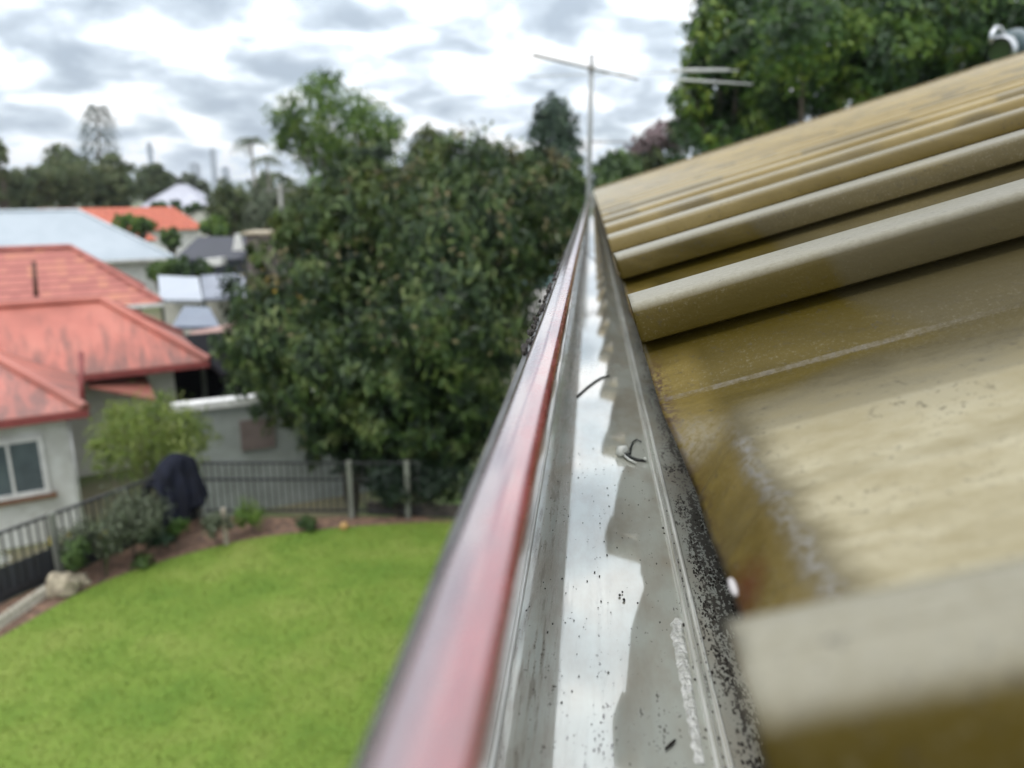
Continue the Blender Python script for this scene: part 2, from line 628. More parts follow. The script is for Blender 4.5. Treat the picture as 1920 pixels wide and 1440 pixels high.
def roof_mat():
    m, t, b = principled('roof_paint')
    c = N(t, 'ShaderNodeTexCoord')
    sepx = N(t, 'ShaderNodeSeparateXYZ')
    L(t, c, 'Object', sepx, 0)
    s, y, n = (sepx, 0), (sepx, 1), (sepx, 2)
    big = N(t, 'ShaderNodeTexNoise', i_Scale=7.0, i_Detail=6.0, i_Roughness=0.62, i_Distortion=0.4)
    mpn = N(t, 'ShaderNodeMapping')
    mpn.inputs['Scale'].default_value = (0.55, 1.6, 1.6)
    L(t, c, 'Object', mpn, 0)
    L(t, mpn, 0, big, 'Vector')
    fine = N(t, 'ShaderNodeTexNoise', i_Scale=420.0, i_Detail=4.0, i_Roughness=0.7)
    L(t, c, 'Object', fine, 'Vector')
    mid = N(t, 'ShaderNodeTexNoise', i_Scale=60.0, i_Detail=6.0, i_Roughness=0.7)
    mp2 = N(t, 'ShaderNodeMapping')
    mp2.inputs['Scale'].default_value = (0.6, 1.25, 1.0)
    L(t, c, 'Object', mp2, 0)
    L(t, mp2, 0, mid, 'Vector')
    shadec = ramp(t, [(0.36, (0.034, 0.025, 0.0028)), (0.5, (0.052, 0.038, 0.0055)), (0.66, (0.085, 0.063, 0.013))])  # near colour, darkened in place of the unseen photographer's shade
    L(t, big, 'Fac', shadec, 0)
    openc = ramp(t, [(0.36, (0.205, 0.148, 0.045)), (0.5, (0.25, 0.184, 0.064)), (0.66, (0.30, 0.23, 0.094))])
    L(t, big, 'Fac', openc, 0)
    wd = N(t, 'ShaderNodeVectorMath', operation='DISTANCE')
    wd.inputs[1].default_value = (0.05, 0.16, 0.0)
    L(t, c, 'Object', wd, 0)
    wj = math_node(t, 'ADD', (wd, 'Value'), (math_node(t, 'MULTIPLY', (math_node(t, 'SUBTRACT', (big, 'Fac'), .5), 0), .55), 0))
    shade_m = N(t, 'ShaderNodeMapRange', i_1=0.28, i_2=1.0, clamp=True)
    L(t, wj, 0, shade_m, 0)
    base = mix_col(t, (shade_m, 0), (shadec, 0), (openc, 0))
    # weathered grey blotches with hard outlines
    bl = N(t, 'ShaderNodeTexNoise', i_Scale=4.2, i_Detail=2.0, i_Distortion=0.6)
    mp3 = N(t, 'ShaderNodeMapping')
    mp3.inputs['Location'].default_value = (1.3, 0.2, 0)
    L(t, c, 'Object', mp3, 0)
    L(t, mp3, 0, bl, 'Vector')
    blm = ramp(t, [(0.54, 0.0), (0.565, 0.5)])
    L(t, bl, 'Fac', blm, 0)
    c1 = mix_col(t, (blm, 0), (base, 0), (0.060, 0.053, 0.034))
    # the dust film drying in the pan nearest the camera: begins where the turned-down lip ends
    yn = math_node(t, 'ADD', y, (math_node(t, 'MULTIPLY', (math_node(t, 'SUBTRACT', (mid, 'Fac'), 0.5), 0), 0.05), 0))
    sn = math_node(t, 'ADD', s, (math_node(t, 'MULTIPLY', (math_node(t, 'SUBTRACT', (mid, 'Fac'), 0.5), 0), 0.012), 0))
    f1 = N(t, 'ShaderNodeMapRange', i_1=0.248, i_2=0.180, clamp=True, interpolation_type='SMOOTHSTEP')
    L(t, yn, 0, f1, 0)
    f2 = N(t, 'ShaderNodeMapRange', i_1=0.0165, i_2=0.030, clamp=True, interpolation_type='SMOOTHSTEP')
    L(t, sn, 0, f2, 0)
    f3 = N(t, 'ShaderNodeMapRange', i_1=0.012, i_2=0.006, clamp=True)
    L(t, sepx, 2, f3, 0)
    dm = math_node(t, 'MULTIPLY', (math_node(t, 'MULTIPLY', (f1, 0), (f2, 0)), 0), (f3, 0))
    dtex = ramp(t, [(0.36, 0.72), (0.62, .93)])
    L(t, mid, 'Fac', dtex, 0)
    dm2 = math_node(t, 'MULTIPLY', (dm, 0), (dtex, 0))
    dcol = ramp(t, [(0.35, (0.275, 0.238, 0.14)), (0.62, (0.325, 0.295, 0.20))])
    L(t, mid, 'Fac', dcol, 0)
    c2 = mix_col(t, (dm2, 0), (c1, 0), (dcol, 0))
    # pale chalky dust and a painted sky sheen on rib tops and edges close to the gutter
    t1 = N(t, 'ShaderNodeMapRange', i_1=0.028, i_2=0.0305, clamp=True)
    L(t, sepx, 2, t1, 0)
    t2 = N(t, 'ShaderNodeMapRange', i_1=0.5, i_2=0.0, clamp=True)
    L(t, sepx, 0, t2, 0)
    tf = math_node(t, 'MULTIPLY', (math_node(t, 'MULTIPLY', (t1, 0), (t2, 0)), 0), 0.85)
    tn = ramp(t, [(0.34, 0.7), (0.62, 1.0)])
    L(t, fine, 'Fac', tn, 0)
    tf = math_node(t, 'MULTIPLY', (tf, 0), (tn, 0))
    c3 = mix_col(t, (tf, 0), (c2, 0), (0.26, 0.25, 0.20))
    # rusty ochre film on the turned-down lip of each pan
    o1 = N(t, 'ShaderNodeMapRange', i_1=0.021, i_2=0.014, clamp=True)
    L(t, sn, 0, o1, 0)
    o2 = math_node(t, 'MULTIPLY', (o1, 0), (f3, 0))
    o3 = math_node(t, 'MULTIPLY', (o2, 0), .75)
    ocol = ramp(t, [(0.36, (0.085, 0.060, 0.012)), (0.62, (0.155, 0.115, 0.030))])
    L(t, mid, 'Fac', ocol, 0)
    c3o = mix_col(t, (o3, 0), (c3, 0), (ocol, 0))
    # grey crust along the bend of the turned-down lip
    k1 = math_node(t, 'SUBTRACT', (sn, 0), 0.0185)
    k2 = math_node(t, 'ABSOLUTE', (k1, 0))
    kk = N(t, 'ShaderNodeMapRange', i_1=0.0032, i_2=0.0, clamp=True)
    L(t, k2, 0, kk, 0)
    ky = N(t, 'ShaderNodeMapRange', i_1=0.225, i_2=0.20, clamp=True)
    L(t, sepx, 1, ky, 0)
    kf = math_node(t, 'MULTIPLY', (math_node(t, 'MULTIPLY', (kk, 0), (ky, 0)), 0), (f3, 0))
    kr = ramp(t, [(0.40, 0.0), (0.62, 0.75)])
    L(t, fine, 'Fac', kr, 0)
    kf2 = math_node(t, 'MULTIPLY', (kf, 0), (kr, 0))
    c4 = mix_col(t, (kf2, 0), (c3o, 0), (0.20, 0.20, 0.195))
    # rust at the cut edge
    vd = N(t, 'ShaderNodeVectorMath', operation='DISTANCE')
    vd.inputs[1].default_value = (0.005, 0.148, -0.012)
    L(t, c, 'Object', vd, 0)
    rs = N(t, 'ShaderNodeMapRange', i_1=0.011, i_2=0.003, clamp=True)
    L(t, vd, 'Value', rs, 0)
    rz = math_node(t, 'MULTIPLY', (rs, 0), (math_node(t, 'MULTIPLY', (fine, 'Fac'), 1.9), 0), True)
    c5 = mix_col(t, (rz, 0), (c4, 0), (0.085, 0.034, 0.012))
    ed = N(t, 'ShaderNodeMapRange', i_1=0.0068, i_2=0.0030, clamp=True)
    L(t, sepx, 0, ed, 0)
    er = ramp(t, [(0.44, 0.0), (0.54, 0.9)])
    L(t, fine, 'Fac', er, 0)
    ef = math_node(t, 'MULTIPLY', (math_node(t, 'MULTIPLY', (ed, 0), (er, 0)), 0), (f3, 0))
    c5b = mix_col(t, (ef, 0), (c5, 0), (0.05, 0.028, 0.014))
    # chalky crust where the pan meets the cut edge by the rib
    vd2 = N(t, 'ShaderNodeVectorMath', operation='DISTANCE')
    vd2.inputs[1].default_value = (0.004, 0.226, 0.0)
    L(t, c, 'Object', vd2, 0)
    ch = N(t, 'ShaderNodeMapRange', i_1=0.016, i_2=0.005, clamp=True)
    L(t, vd2, 'Value', ch, 0)
    cr_ = ramp(t, [(0.34, 0.0), (0.66, 0.75)])
    L(t, fine, 'Fac', cr_, 0)
    cf_ = math_node(t, 'MULTIPLY', (ch, 0), (cr_, 0))
    c5c = mix_col(t, (cf_, 0), (c5b, 0), (0.27, 0.25, 0.19))
    # thin grey line along the foot of the nearest rib
    fl = math_node(t, 'ABSOLUTE', (math_node(t, 'SUBTRACT', (math_node(t, 'ADD', y, (math_node(t, 'MULTIPLY', (math_node(t, 'SUBTRACT', (mid, 'Fac'), .5), 0), .012), 0)), 0), 0.2595), 0))
    fl2 = N(t, 'ShaderNodeMapRange', i_1=0.0016, i_2=0.0003, clamp=True)
    L(t, fl, 0, fl2, 0)
    fs = N(t, 'ShaderNodeMapRange', i_1=0.12, i_2=0.08, clamp=True)
    L(t, sepx, 0, fs, 0)
    fq = ramp(t, [(0.36, 0.12), (0.6, 0.6)])
    L(t, fine, 'Fac', fq, 0)
    fm = math_node(t, 'MULTIPLY', (math_node(t, 'MULTIPLY', (fl2, 0), (fs, 0)), 0), (fq, 0))
    c5c = mix_col(t, (fm, 0), (c5c, 0), (0.155, 0.14, 0.115))
    # pale scuffs, finely broken
    fine2 = N(t, 'ShaderNodeTexNoise', i_Scale=900.0, i_Detail=3.0, i_Roughness=0.7)
    L(t, c, 'Object', fine2, 'Vector')
    sc1 = ramp(t, [(0.57, 0.0), (0.66, 0.22)])
    L(t, fine2, 'Fac', sc1, 0)
    sc2 = ramp(t, [(0.46, 0.0), (0.6, 1.0)])
    L(t, big, 'Fac', sc2, 0)
    sc3 = math_node(t, 'MULTIPLY', (sc1, 0), (sc2, 0))
    c5b = mix_col(t, (sc3, 0), (c5c, 0), (0.30, 0.28, 0.22))
    # specks of dirt
    spk = ramp(t, [(0.56, 0.0), (0.66, 0.8)])
    L(t, fine, 'Fac', spk, 0)
    spb = ramp(t, [(0.44, 0.0), (0.60, 1.0)])
    L(t, mid, 'Fac', spb, 0)
    sf = math_node(t, 'MULTIPLY', (spk, 0), (spb, 0))
    c6 = mix_col(t, (sf, 0), (c5b, 0), (0.045, 0.038, 0.025))
    L(t, c6, 2, b, 'Base Color')
    ro = N(t, 'ShaderNodeMapRange', i_1=0.0, i_2=1.0, i_3=0.42, i_4=0.7)
    L(t, dm2, 0, ro, 0)
    L(t, ro, 0, b, 'Roughness')
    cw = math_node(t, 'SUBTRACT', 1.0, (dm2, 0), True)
    wq = math_node(t, 'MULTIPLY', (shade_m, 0), .42)
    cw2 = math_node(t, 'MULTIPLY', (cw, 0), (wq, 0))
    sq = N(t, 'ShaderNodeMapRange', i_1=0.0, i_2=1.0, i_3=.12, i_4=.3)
    L(t, shade_m, 0, sq, 0)
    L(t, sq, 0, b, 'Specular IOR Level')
    L(t, cw2, 0, b, 'Coat Weight')
    b.inputs['Coat IOR'].default_value = 1.4
    b.inputs['Coat Roughness'].default_value = 0.16
    bp = N(t, 'ShaderNodeBump', i_Strength=0.25, i_Distance=0.0006)
    L(t, fine, 'Fac', bp, 'Height')
    bp2 = N(t, 'ShaderNodeBump', i_Strength=0.14, i_Distance=0.002)
    L(t, mid, 'Fac', bp2, 'Height')
    L(t, bp, 0, bp2, 'Normal')
    L(t, bp2, 0, b, 'Normal')
    return m


ribs = [(0.0665, 0.0065)] + [(0.304 + 0.2035 * k, 0.0155) for k in range(0, 43)] + [(-0.14 - 0.2035 * k, 0.0155) for k in range(0, 5)]
ribs = sorted(r for r in ribs if YSTART + 0.05 < r[0] < YEND - 0.04)


def rib_profile():
    pts = [(YSTART, 0.0)]
    for i, (yc, hw) in enumerate(ribs):
        o = hw - 0.0155
        prof = [(0.0456 + o, 0.0), (0.0444 + o, 0.0012), (0.0430 + o, 0.0007), (0.0385 + o, 0.0022), (0.0150 + o, 0.0126), (0.0116 + o, 0.0146), (0.0120 + o, 0.0160), (0.0194 + o, 0.0168),
                (0.0196 + o, 0.0178), (0.0181 + o, 0.0262), (0.0174 + o, 0.0284), (0.0158 + o, 0.0302), (0.0135 + o, 0.0310), (0.005 + o * .6, 0.0312)]
        for (w, n) in prof:
            pts.append((yc - w, n))
        for (w, n) in reversed(prof):
            pts.append((yc + w, n))
        # low swages in the following pan
        nxt = ribs[i + 1][0] - 0.0462 if i + 1 < len(ribs) else YEND
        a = yc + 0.0456 + o
        w_ = nxt - a
        if w_ > 0.08:
            for q in (0.08, 0.2, 0.34, 0.36, 0.385, 0.405, 0.5, 0.6, 0.62, 0.645, 0.665, 0.8, 0.92):
                nn_ = 0.0018 if q in (0.36, 0.385, 0.62, 0.645) else 0.0
                pts.append((a + w_ * q, nn_))
    pts.append((YEND, 0.0))
    return pts


prof = rib_profile()
ss = [0, 0.002, 0.005, 0.009, 0.013, 0.0165, 0.019, 0.022, 0.027, 0.04, 0.06, 0.1, 0.16, 0.25, 0.4, 0.6, 0.9, 1.3, 1.8, 2.4, 3.0, 3.6, SMAX]
V, Fc = [], []
pr = len(prof)
for s in ss:
    for (y, n) in prof:
        e = s
        if s < 0.03:
            e = s + 0.0011 * mnoise.noise(Vector((y * 23, 0.3, 0))) * (1 - s / 0.03)
        m_ = n
        if n < 0.004:
            # every pan end is dressed down into the gutter
            if y < 0.26:
                k = (y - 0.0665)
                mid_ = min(max((k - 0.050) / 0.015, 0), 1) * min(max((0.172 - k) / 0.022, 0), 1)
            else:
                k = (y - 0.304) % 0.2035
                mid_ = min(max((k - 0.050) / 0.015, 0), 1) * min(max((0.155 - k) / 0.018, 0), 1)
            if s < 0.019:
                q_ = (0.019 - s) / 0.019
                m_ -= 0.0142 * mid_ * q_ ** 1.25
                e += 0.0034 * mid_ * q_
            m_ += 0.0007 * mnoise.noise(Vector((y * 9, s * 5, 3)))
        V.append((e, y, m_))
for j in range(len(ss) - 1):
    for i in range(pr - 1):
        Fc.append((j * pr + i, (j + 1) * pr + i, (j + 1) * pr + i + 1, j * pr + i + 1))
rme = py_mesh('roof', V, Fc)
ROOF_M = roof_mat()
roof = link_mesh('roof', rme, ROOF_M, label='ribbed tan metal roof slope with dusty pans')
roof.matrix_basis = Matrix(((S_[0], 0, N_[0], EAVE[0]), (0, 1, 0, 0), (S_[2], 0, N_[2], EAVE[2]), (0, 0, 0, 1)))
roof.parent = house
roof.matrix_parent_inverse = house.matrix_basis.inverted()
sol = roof.modifiers.new('thick', 'SOLIDIFY')
sol.thickness = 0.0007
sol.offset = -1
rme.polygons.foreach_set('use_smooth', [True] * len(rme.polygons))
try:
    rme.set_sharp_from_angle(angle=rad(32))
except Exception:
    pass
RIDGE = EAVE + S_ * SMAX
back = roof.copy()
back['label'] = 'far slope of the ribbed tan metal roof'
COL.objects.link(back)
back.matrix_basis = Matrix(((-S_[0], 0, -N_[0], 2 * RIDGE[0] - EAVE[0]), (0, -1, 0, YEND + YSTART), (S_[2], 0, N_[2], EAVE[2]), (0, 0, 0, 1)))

# ridge cap and barge capping
ROOF_TRIM = mat('roof_trim', (0.36, 0.29, 0.15), 0.45, col2=(0.27, 0.21, 0.1), scale=5, coat=0.2)
mb = MB()
A_ = RIDGE + np.array([0, 0, .05])
for sgn in (-1, 1):
    p0, p1 = A_, A_ + np.array([sgn * 0.17, 0, -0.17 * math.tan(TH) + 0.004])
    q = np.array([0, 0, -0.02])
    V8 = []
    y0, y1 = YSTART, YEND - 0.28
    mb.hexa([p0 + [0, y0, -.004], p1 + [0, y0, -.004], p1 + [0, y1, -.004], p0 + [0, y1, -.004],
             p0 + [0, y0, 0], p1 + [0, y0, 0], p1 + [0, y1, 0], p0 + [0, y1, 0]])
    mb.hexa([p1 + [0, y0, -.022], p1 + [sgn * .002, y0, -.022], p1 + [sgn * .002, y1, -.022], p1 + [0, y1, -.022],
             p1 + [0, y0, -.004], p1 + [sgn * .002, y0, -.004], p1 + [sgn * .002, y1, -.004], p1 + [0, y1, -.004]])
mb.build('ridge_cap', ROOF_TRIM, house)
mb = MB()
for off, wid, hgt in ((0.0, 0.10, 0.048),):
    p0 = EAVE + S_ * 0.01
    p1 = EAVE + S_ * (SMAX - 0.02)
    mb.box((p0 + p1) / 2 + N_ * 0.041 + np.array([0, YEND - 0.02, 0]), (np.linalg.norm(p1 - p0), wid, 0.012), (S_, (0, 1, 0), N_))
    mb.box((p0 + p1) / 2 - N_ * 0.06 + np.array([0, YEND + 0.026, 0]), (np.linalg.norm(p1 - p0), 0.012, 0.19), (S_, (0, 1, 0), N_))
o = mb.build('barge_cap', ROOF_TRIM, house)
o.modifiers.new('bevel', 'BEVEL').width = 0.004


# gutter -------------------------------------------------------------------
def gutter_mat():
    m, t, b = principled('gutter_metal')
    c = N(t, 'ShaderNodeTexCoord')
    sx = N(t, 'ShaderNodeSeparateXYZ')
    L(t, c, 'Object', sx, 0)
    mp1 = N(t, 'ShaderNodeMapping')
    mp1.inputs['Scale'].default_value = (1.0, 0.06, 1.0)
    L(t, c, 'Object', mp1, 0)
    streak = N(t, 'ShaderNodeTexNoise', i_Scale=520.0, i_Detail=5.0, i_Roughness=0.7)
    L(t, mp1, 0, streak, 'Vector')
    speck = N(t, 'ShaderNodeTexNoise', i_Scale=900.0, i_Detail=3.0, i_Roughness=0.65)
    mps = N(t, 'ShaderNodeMapping')
    mps.inputs['Scale'].default_value = (1.0, 0.5, 1.0)
    L(t, c, 'Object', mps, 0)
    L(t, mps, 0, speck, 'Vector')
    zone = N(t, 'ShaderNodeTexNoise', i_Scale=34.0, i_Detail=4.0, i_Roughness=0.6)
    mpz = N(t, 'ShaderNodeMapping')
    mpz.inputs['Scale'].default_value = (1.5, 0.6, 1.0)
    L(t, c, 'Object', mpz, 0)
    L(t, mpz, 0, zone, 'Vector')
    base = ramp(t, [(0.35, (0.50, 0.485, 0.41)), (0.6, (0.62, 0.66, 0.60))])
    b.inputs['Coat Weight'].default_value = 1.0
    b.inputs['Coat IOR'].default_value = 2.0
    b.inputs['Coat Roughness'].default_value = 0.03
    L(t, zone, 'Fac', base, 0)
    # mould: dense towards the back of the trough
    xb = N(t, 'ShaderNodeMapRange', i_1=0.034, i_2=0.050, i_3=-0.09, i_4=0.21, clamp=True)
    L(t, sx, 0, xb, 0)
    yb = N(t, 'ShaderNodeMapRange', i_1=0.16, i_2=0.36, i_3=0.03, i_4=-0.07, clamp=True)
    L(t, sx, 1, yb, 0)
    z1 = math_node(t, 'MULTIPLY', (math_node(t, 'SUBTRACT', (zone, 'Fac'), 0.5), 0), 0.55)
    s1 = math_node(t, 'MULTIPLY', (math_node(t, 'SUBTRACT', (streak, 'Fac'), 0.5), 0), 0.75)
    a = math_node(t, 'ADD', (speck, 'Fac'), (xb, 0))
    a = math_node(t, 'ADD', (a, 0), (yb, 0))
    a = math_node(t, 'ADD', (a, 0), (z1, 0))
    a = math_node(t, 'ADD', (a, 0), (s1, 0))
    mo = ramp(t, [(0.60, 0.0), (0.645, 0.92)])
    L(t, a, 0, mo, 0)
    c1 = mix_col(t, (mo, 0), (base, 0), (0.028, 0.023, 0.017))
    # brownish dirt film in streaks on the left of the floor
    xl = N(t, 'ShaderNodeMapRange', i_1=-0.012, i_2=-0.004, i_3=1.0, i_4=0.10, clamp=True)
    L(t, sx, 0, xl, 0)
    st = ramp(t, [(0.44, 0.0), (0.60, 0.7)])
    L(t, streak, 'Fac', st, 0)
    df = math_node(t, 'MULTIPLY', (st, 0), (xl, 0))
    c2 = mix_col(t, (df, 0), (c1, 0), (0.13, 0.105, 0.07))
    L(t, c2, 2, b, 'Base Color')
    mt = math_node(t, 'SUBTRACT', 0.22, (math_node(t, 'ADD', (mo, 0), (df, 0)), 0), True)
    L(t, mt, 0, b, 'Metallic')
    ro = N(t, 'ShaderNodeMapRange', i_1=0.0, i_2=1.0, i_3=0.07, i_4=0.6)
    L(t, math_node(t, 'ADD', (mo, 0), (df, 0), True), 0, ro, 0)
    L(t, ro, 0, b, 'Roughness')
    bp = N(t, 'ShaderNodeBump', i_Strength=0.35, i_Distance=0.0005)
    L(t, mo, 0, bp, 'Height')
    L(t, bp, 0, b, 'Normal')
    return m


GM = gutter_mat()
HF = 0.145
secs = [(-0.0180, 0.0565), (-0.0215, 0.066), (-0.0290, 0.105), (-0.0335, 0.138), (-0.0328, 0.1435), (-0.0310, 0.1450), (-0.0226, 0.1450),
        (-0.0223, 0.1441), (-0.0219, 0.1437), (-0.0215, 0.1441), (-0.0212, 0.1450), (-0.010, 0.1451), (0.005, 0.1452), (0.02, 0.1451), (0.0353, 0.1450),
        (0.0356, 0.1436), (0.0359, 0.1429), (0.0364, 0.1426), (0.0369, 0.1432), (0.0373, 0.1449), (0.0382, 0.1449), (0.0385, 0.1436), (0.0388, 0.1431), (0.0392, 0.1430), (0.0396, 0.1437),
        (0.0399, 0.1449), (0.06, 0.1448), (0.088, 0.1445), (0.0915, 0.142), (0.0925, 0.138), (0.0925, 0.082)]
GY0, GY1 = -1.0, YEND + 0.02
gys = sorted(set(list(np.round(np.concatenate([np.arange(GY0, 0.1, 0.1), np.arange(0.1, 1.0, 0.02), np.arange(1.0, GY1, 0.15)]), 4)) + [GY1]))


def sweep(sec, ys, closed=False, wob=0.0, seed=0, zw=0.0):
    V, Fc = [], []
    k = len(sec)
    for y in ys:
        dx = wob * mnoise.noise(Vector((y * 2.3, seed, 0)))
        dz = zw * mnoise.noise(Vector((y * 1.9, seed + 5, 0)))
        for (x, h) in sec:
            V.append((x + dx, y, EYE - h + dz))
    for j in range(len(ys) - 1):
        for i in range(k if closed else k - 1):
            i2 = (i + 1) % k
            Fc.append((j * k + i, j * k + i2, (j + 1) * k + i2, (j + 1) * k + i))
    return V, Fc


V, Fc = sweep(secs, gys)
gut = link_mesh('gutter', py_mesh('gutter', V, Fc), GM, house, True, 'grey gutter trough stained with black mould')
gut.data.set_sharp_from_angle(angle=rad(60))
sl = gut.modifiers.new('thick', 'SOLIDIFY')
sl.thickness = 0.0006
sl.offset = -1


def bead_mat():
    m, t, b = principled('gutter_red')
    c = N(t, 'ShaderNodeTexCoord')
    n1 = N(t, 'ShaderNodeTexNoise', i_Scale=160.0, i_Detail=5.0, i_Roughness=0.7)
    mp1 = N(t, 'ShaderNodeMapping')
    mp1.inputs['Scale'].default_value = (1, 0.35, 1)
    L(t, c, 'Object', mp1, 0)
    L(t, mp1, 0, n1, 'Vector')
    r = ramp(t, [(0.3, (0.14, 0.015, 0.017)), (0.55, (0.205, 0.020, 0.025))])
    L(t, n1, 'Fac', r, 0)
    sx = N(t, 'ShaderNodeSeparateXYZ')
    L(t, c, 'Object', sx, 0)
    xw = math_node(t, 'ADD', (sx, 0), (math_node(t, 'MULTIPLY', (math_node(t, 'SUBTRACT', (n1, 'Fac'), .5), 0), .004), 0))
    sky_side_ = N(t, 'ShaderNodeMapRange', i_1=-0.0112, i_2=-0.0172, i_3=0.0, i_4=.9, clamp=True, interpolation_type='SMOOTHSTEP')
    L(t, xw, 0, sky_side_, 0)
    cf0 = mix_col(t, (sky_side_, 0), (r, 0), (.10, .065, .075))  # red greyed on the sky side to carry the reflected sky
    out_ = N(t, 'ShaderNodeMapRange', i_1=-0.0240, i_2=-0.0260, clamp=True)
    L(t, xw, 0, out_, 0)
    cf = mix_col(t, (out_, 0), (cf0, 0), (.030, .030, .030))
    cwt = math_node(t, 'SUBTRACT', 1.0, (out_, 0), True)
    L(t, cwt, 0, b, 'Coat Weight')
    L(t, cf, 2, b, 'Base Color')
    ro = ramp(t, [(0.4, 0.2), (0.7, 0.36)])
    L(t, n1, 'Fac', ro, 0)
    L(t, ro, 0, b, 'Roughness')
    b.inputs['Specular IOR Level'].default_value = 1.0
    b.inputs['Coat Weight'].default_value = 1.0
    b.inputs['Coat IOR'].default_value = 1.85
    b.inputs['Coat Roughness'].default_value = 0.07
    return m


BM = bead_mat()
bead = []
HW, TOP, BOT = 0.0062, 0.0500, 0.0612


def corner(cx, ch, r, a0, a1, n=7):
    return [(cx + r * math.cos(a0 + (a1 - a0) * i / n), ch - r * math.sin(a0 + (a1 - a0) * i / n)) for i in range(n + 1)]


xl_, xr_ = -0.0196, -0.0093
bead += corner(xr_ - .0026, TOP + .0030, .0026, 0.0, math.pi * .47)
for i in range(1, 8):
    u = i / 8
    bead.append((xr_ - .0028 + (xl_ + .0030 - xr_ + .0028) * u, TOP + .0004 - .0005 * math.sin(math.pi * u)))
bead += corner(xl_ + .0026, TOP + .0030, .0026, math.pi * .53, math.pi)
bead += [(xl_, TOP + .0045), (xl_, TOP + .0065)]
bead += corner(xl_ + .0026, BOT - .0030, .0026, math.pi, math.pi * 1.5)
bead += corner(xr_ - .0026, BOT - .0030, .0026, math.pi * 1.5, math.pi * 2)
bead += [(xr_, TOP + .0065), (xr_, TOP + .0045)]
V, Fc = sweep(bead, gys, True, 0.0004, 1, 0.0004)
link_mesh('gutter_lip', py_mesh('gutter_lip', V, Fc), BM, gut, True, 'rolled red lip of the gutter')
# outside of the gutter front
front = [(-0.0190, 0.0530), (-0.0207, 0.0536), (-0.0219, 0.0552), (-0.0226, 0.0585), (-0.0238, 0.072), (-0.0306, 0.105), (-0.0350, 0.138), (-0.0345, 0.1455), (-0.0315, 0.1475), (0.02, 0.1475)]
V, Fc = sweep(front, gys)
DARK_TRIM = mat('gutter_outside', (0.085, 0.088, 0.088), 0.5, col2=(0.05, 0.05, 0.05), scale=60)
link_mesh('gutter_face', py_mesh('gutter_face', V, Fc), DARK_TRIM, gut, True)
SHINE = mat('swage_shine', (0.82, 0.84, 0.80), 0.16, 0.2, col2=(0.62, 0.63, 0.58), scale=120, coat=.6, stretch=(1, .2, 1))
for x_, r_ in ((-0.0219, .0009), (0.0363, .0012), (0.0392, .0010)):
    mb = MB()
    ysw = [y for y in gys]
    mb.tube([(x_ + .0003 * mnoise.noise(Vector((y * 6, x_ * 900, 0))), y, EYE - HF + .0009) for y in ysw], [r_ * (1 + .25 * mnoise.noise(Vector((y * 11, x_ * 700, 3)))) for y in ysw], 10)
    mb.build('swage_line', SHINE, gut, True)
mb = MB()
mb.add([(x, GY1, EYE - h) for x, h in secs], [tuple(range(len(secs)))])
mb.build('end_cap', GM, gut)

# crusted sealant along the back bead, joint seams, grime on the lip
SEAL = mat('sealant', (0.82, 0.84, 0.82), 0.25, col2=(0.6, 0.62, 0.58), scale=300, bump=0.5, bscale=500)
mb = MB()
V, Fc = [], []
ny, nxs = 150, 14
for j in range(ny + 1):
    t = j / ny
    c = at_z(1268 + 46 * t, 1162 + 270 * t, EYE - HF)
    wl_ = .0026 * (1 - .45 * t) * (1 + .5 * mnoise.noise(Vector((t * 21, 1, 0)))) * min(1, t * 14 + .3)
    wr_ = .0020 * (1 - .5 * t)
    for i in range(nxs + 1):
        u = i / nxs
        x = -wl_ + (wl_ + wr_) * u
        h = (1 - abs(2 * u - 1) ** 3) * (.0007 + .0007 * mnoise.noise(Vector((u * 3, t * 40, 5))) + .0004 * mnoise.noise(Vector((u * 9, t * 120, 9)))) * min(1, (1 - t) * 6)
        V.append(c + np.array([x, .0006 * mnoise.noise(Vector((u * 5, t * 30, 2))), max(h, -.0001) + .0001]))
for j in range(ny):
    for i in range(nxs):
        k = j * (nxs + 1) + i
        Fc.append((k, k + 1, k + nxs + 2, k + nxs + 1))
mb.add(V, Fc)
mb.build('sealant', SEAL, gut, True, 'crusty white sealant smeared along the trough')
SEAM = mat('seam', (0.10, 0.105, 0.10), 0.5, col2=(0.06, 0.06, 0.06), scale=200)
for pts in (((1088, 462), (1105, 480), (1122, 494), (1131, 500)), ((1082, 745), (1100, 728), (1116, 716), (1128, 709), (1142, 706))):
    mb = MB()
    W3 = [at_z(x, y, EYE - HF) + np.array([0, 0, .0006]) for x, y in pts]
    mb.tube(W3, 0.0007, 6)
    mb.build('joint_seam', SEAM, gut, True)
GRIME = mat('grime', (0.035, 0.03, 0.024), 0.9, col2=(0.015, 0.013, 0.012), scale=400)
mb = MB()
for i in range(120):
    y = 0.24 + 0.5 * rng.beta(1.3, 2.5)
    r = rng.uniform(.0006, .0020)
    c = (-0.0212 + rng.normal(0, .0006), y, EYE - 0.0548 + rng.uniform(-.003, .003))
    blob_mesh(mb, c, (r * .7, r * 1.6, r), i, .6, 1)
for i in range(160):
    y = rng.uniform(.11, .34)
    r = rng.uniform(.0002, .0006)
    blob_mesh(mb, (0.0372 + rng.normal(0, .0014) + .0006, y, EYE - HF + r * .3), (r, r * 1.7, r * .5), i + 200, .6, 1)
for i in range(2200):
    y = rng.uniform(.10, .40)
    r = rng.uniform(.00015, .0005)
    xx = rng.uniform(.042, .058)
    if mnoise.noise(Vector((xx * 150, y * 45, 4))) < .02:
        continue
    blob_mesh(mb, (xx, y, EYE - HF + r * .4), (r, r * 2.4, r * .5), i + 400, .8, 1)
for i in range(170):
    y = rng.uniform(.09, .42)
    r = rng.uniform(.00012, .00035)
    blob_mesh(mb, (rng.uniform(-.02, .035), y, EYE - HF + r * .3), (r, r * rng.uniform(1, 3), r * .5), i + 1500, .7, 1)
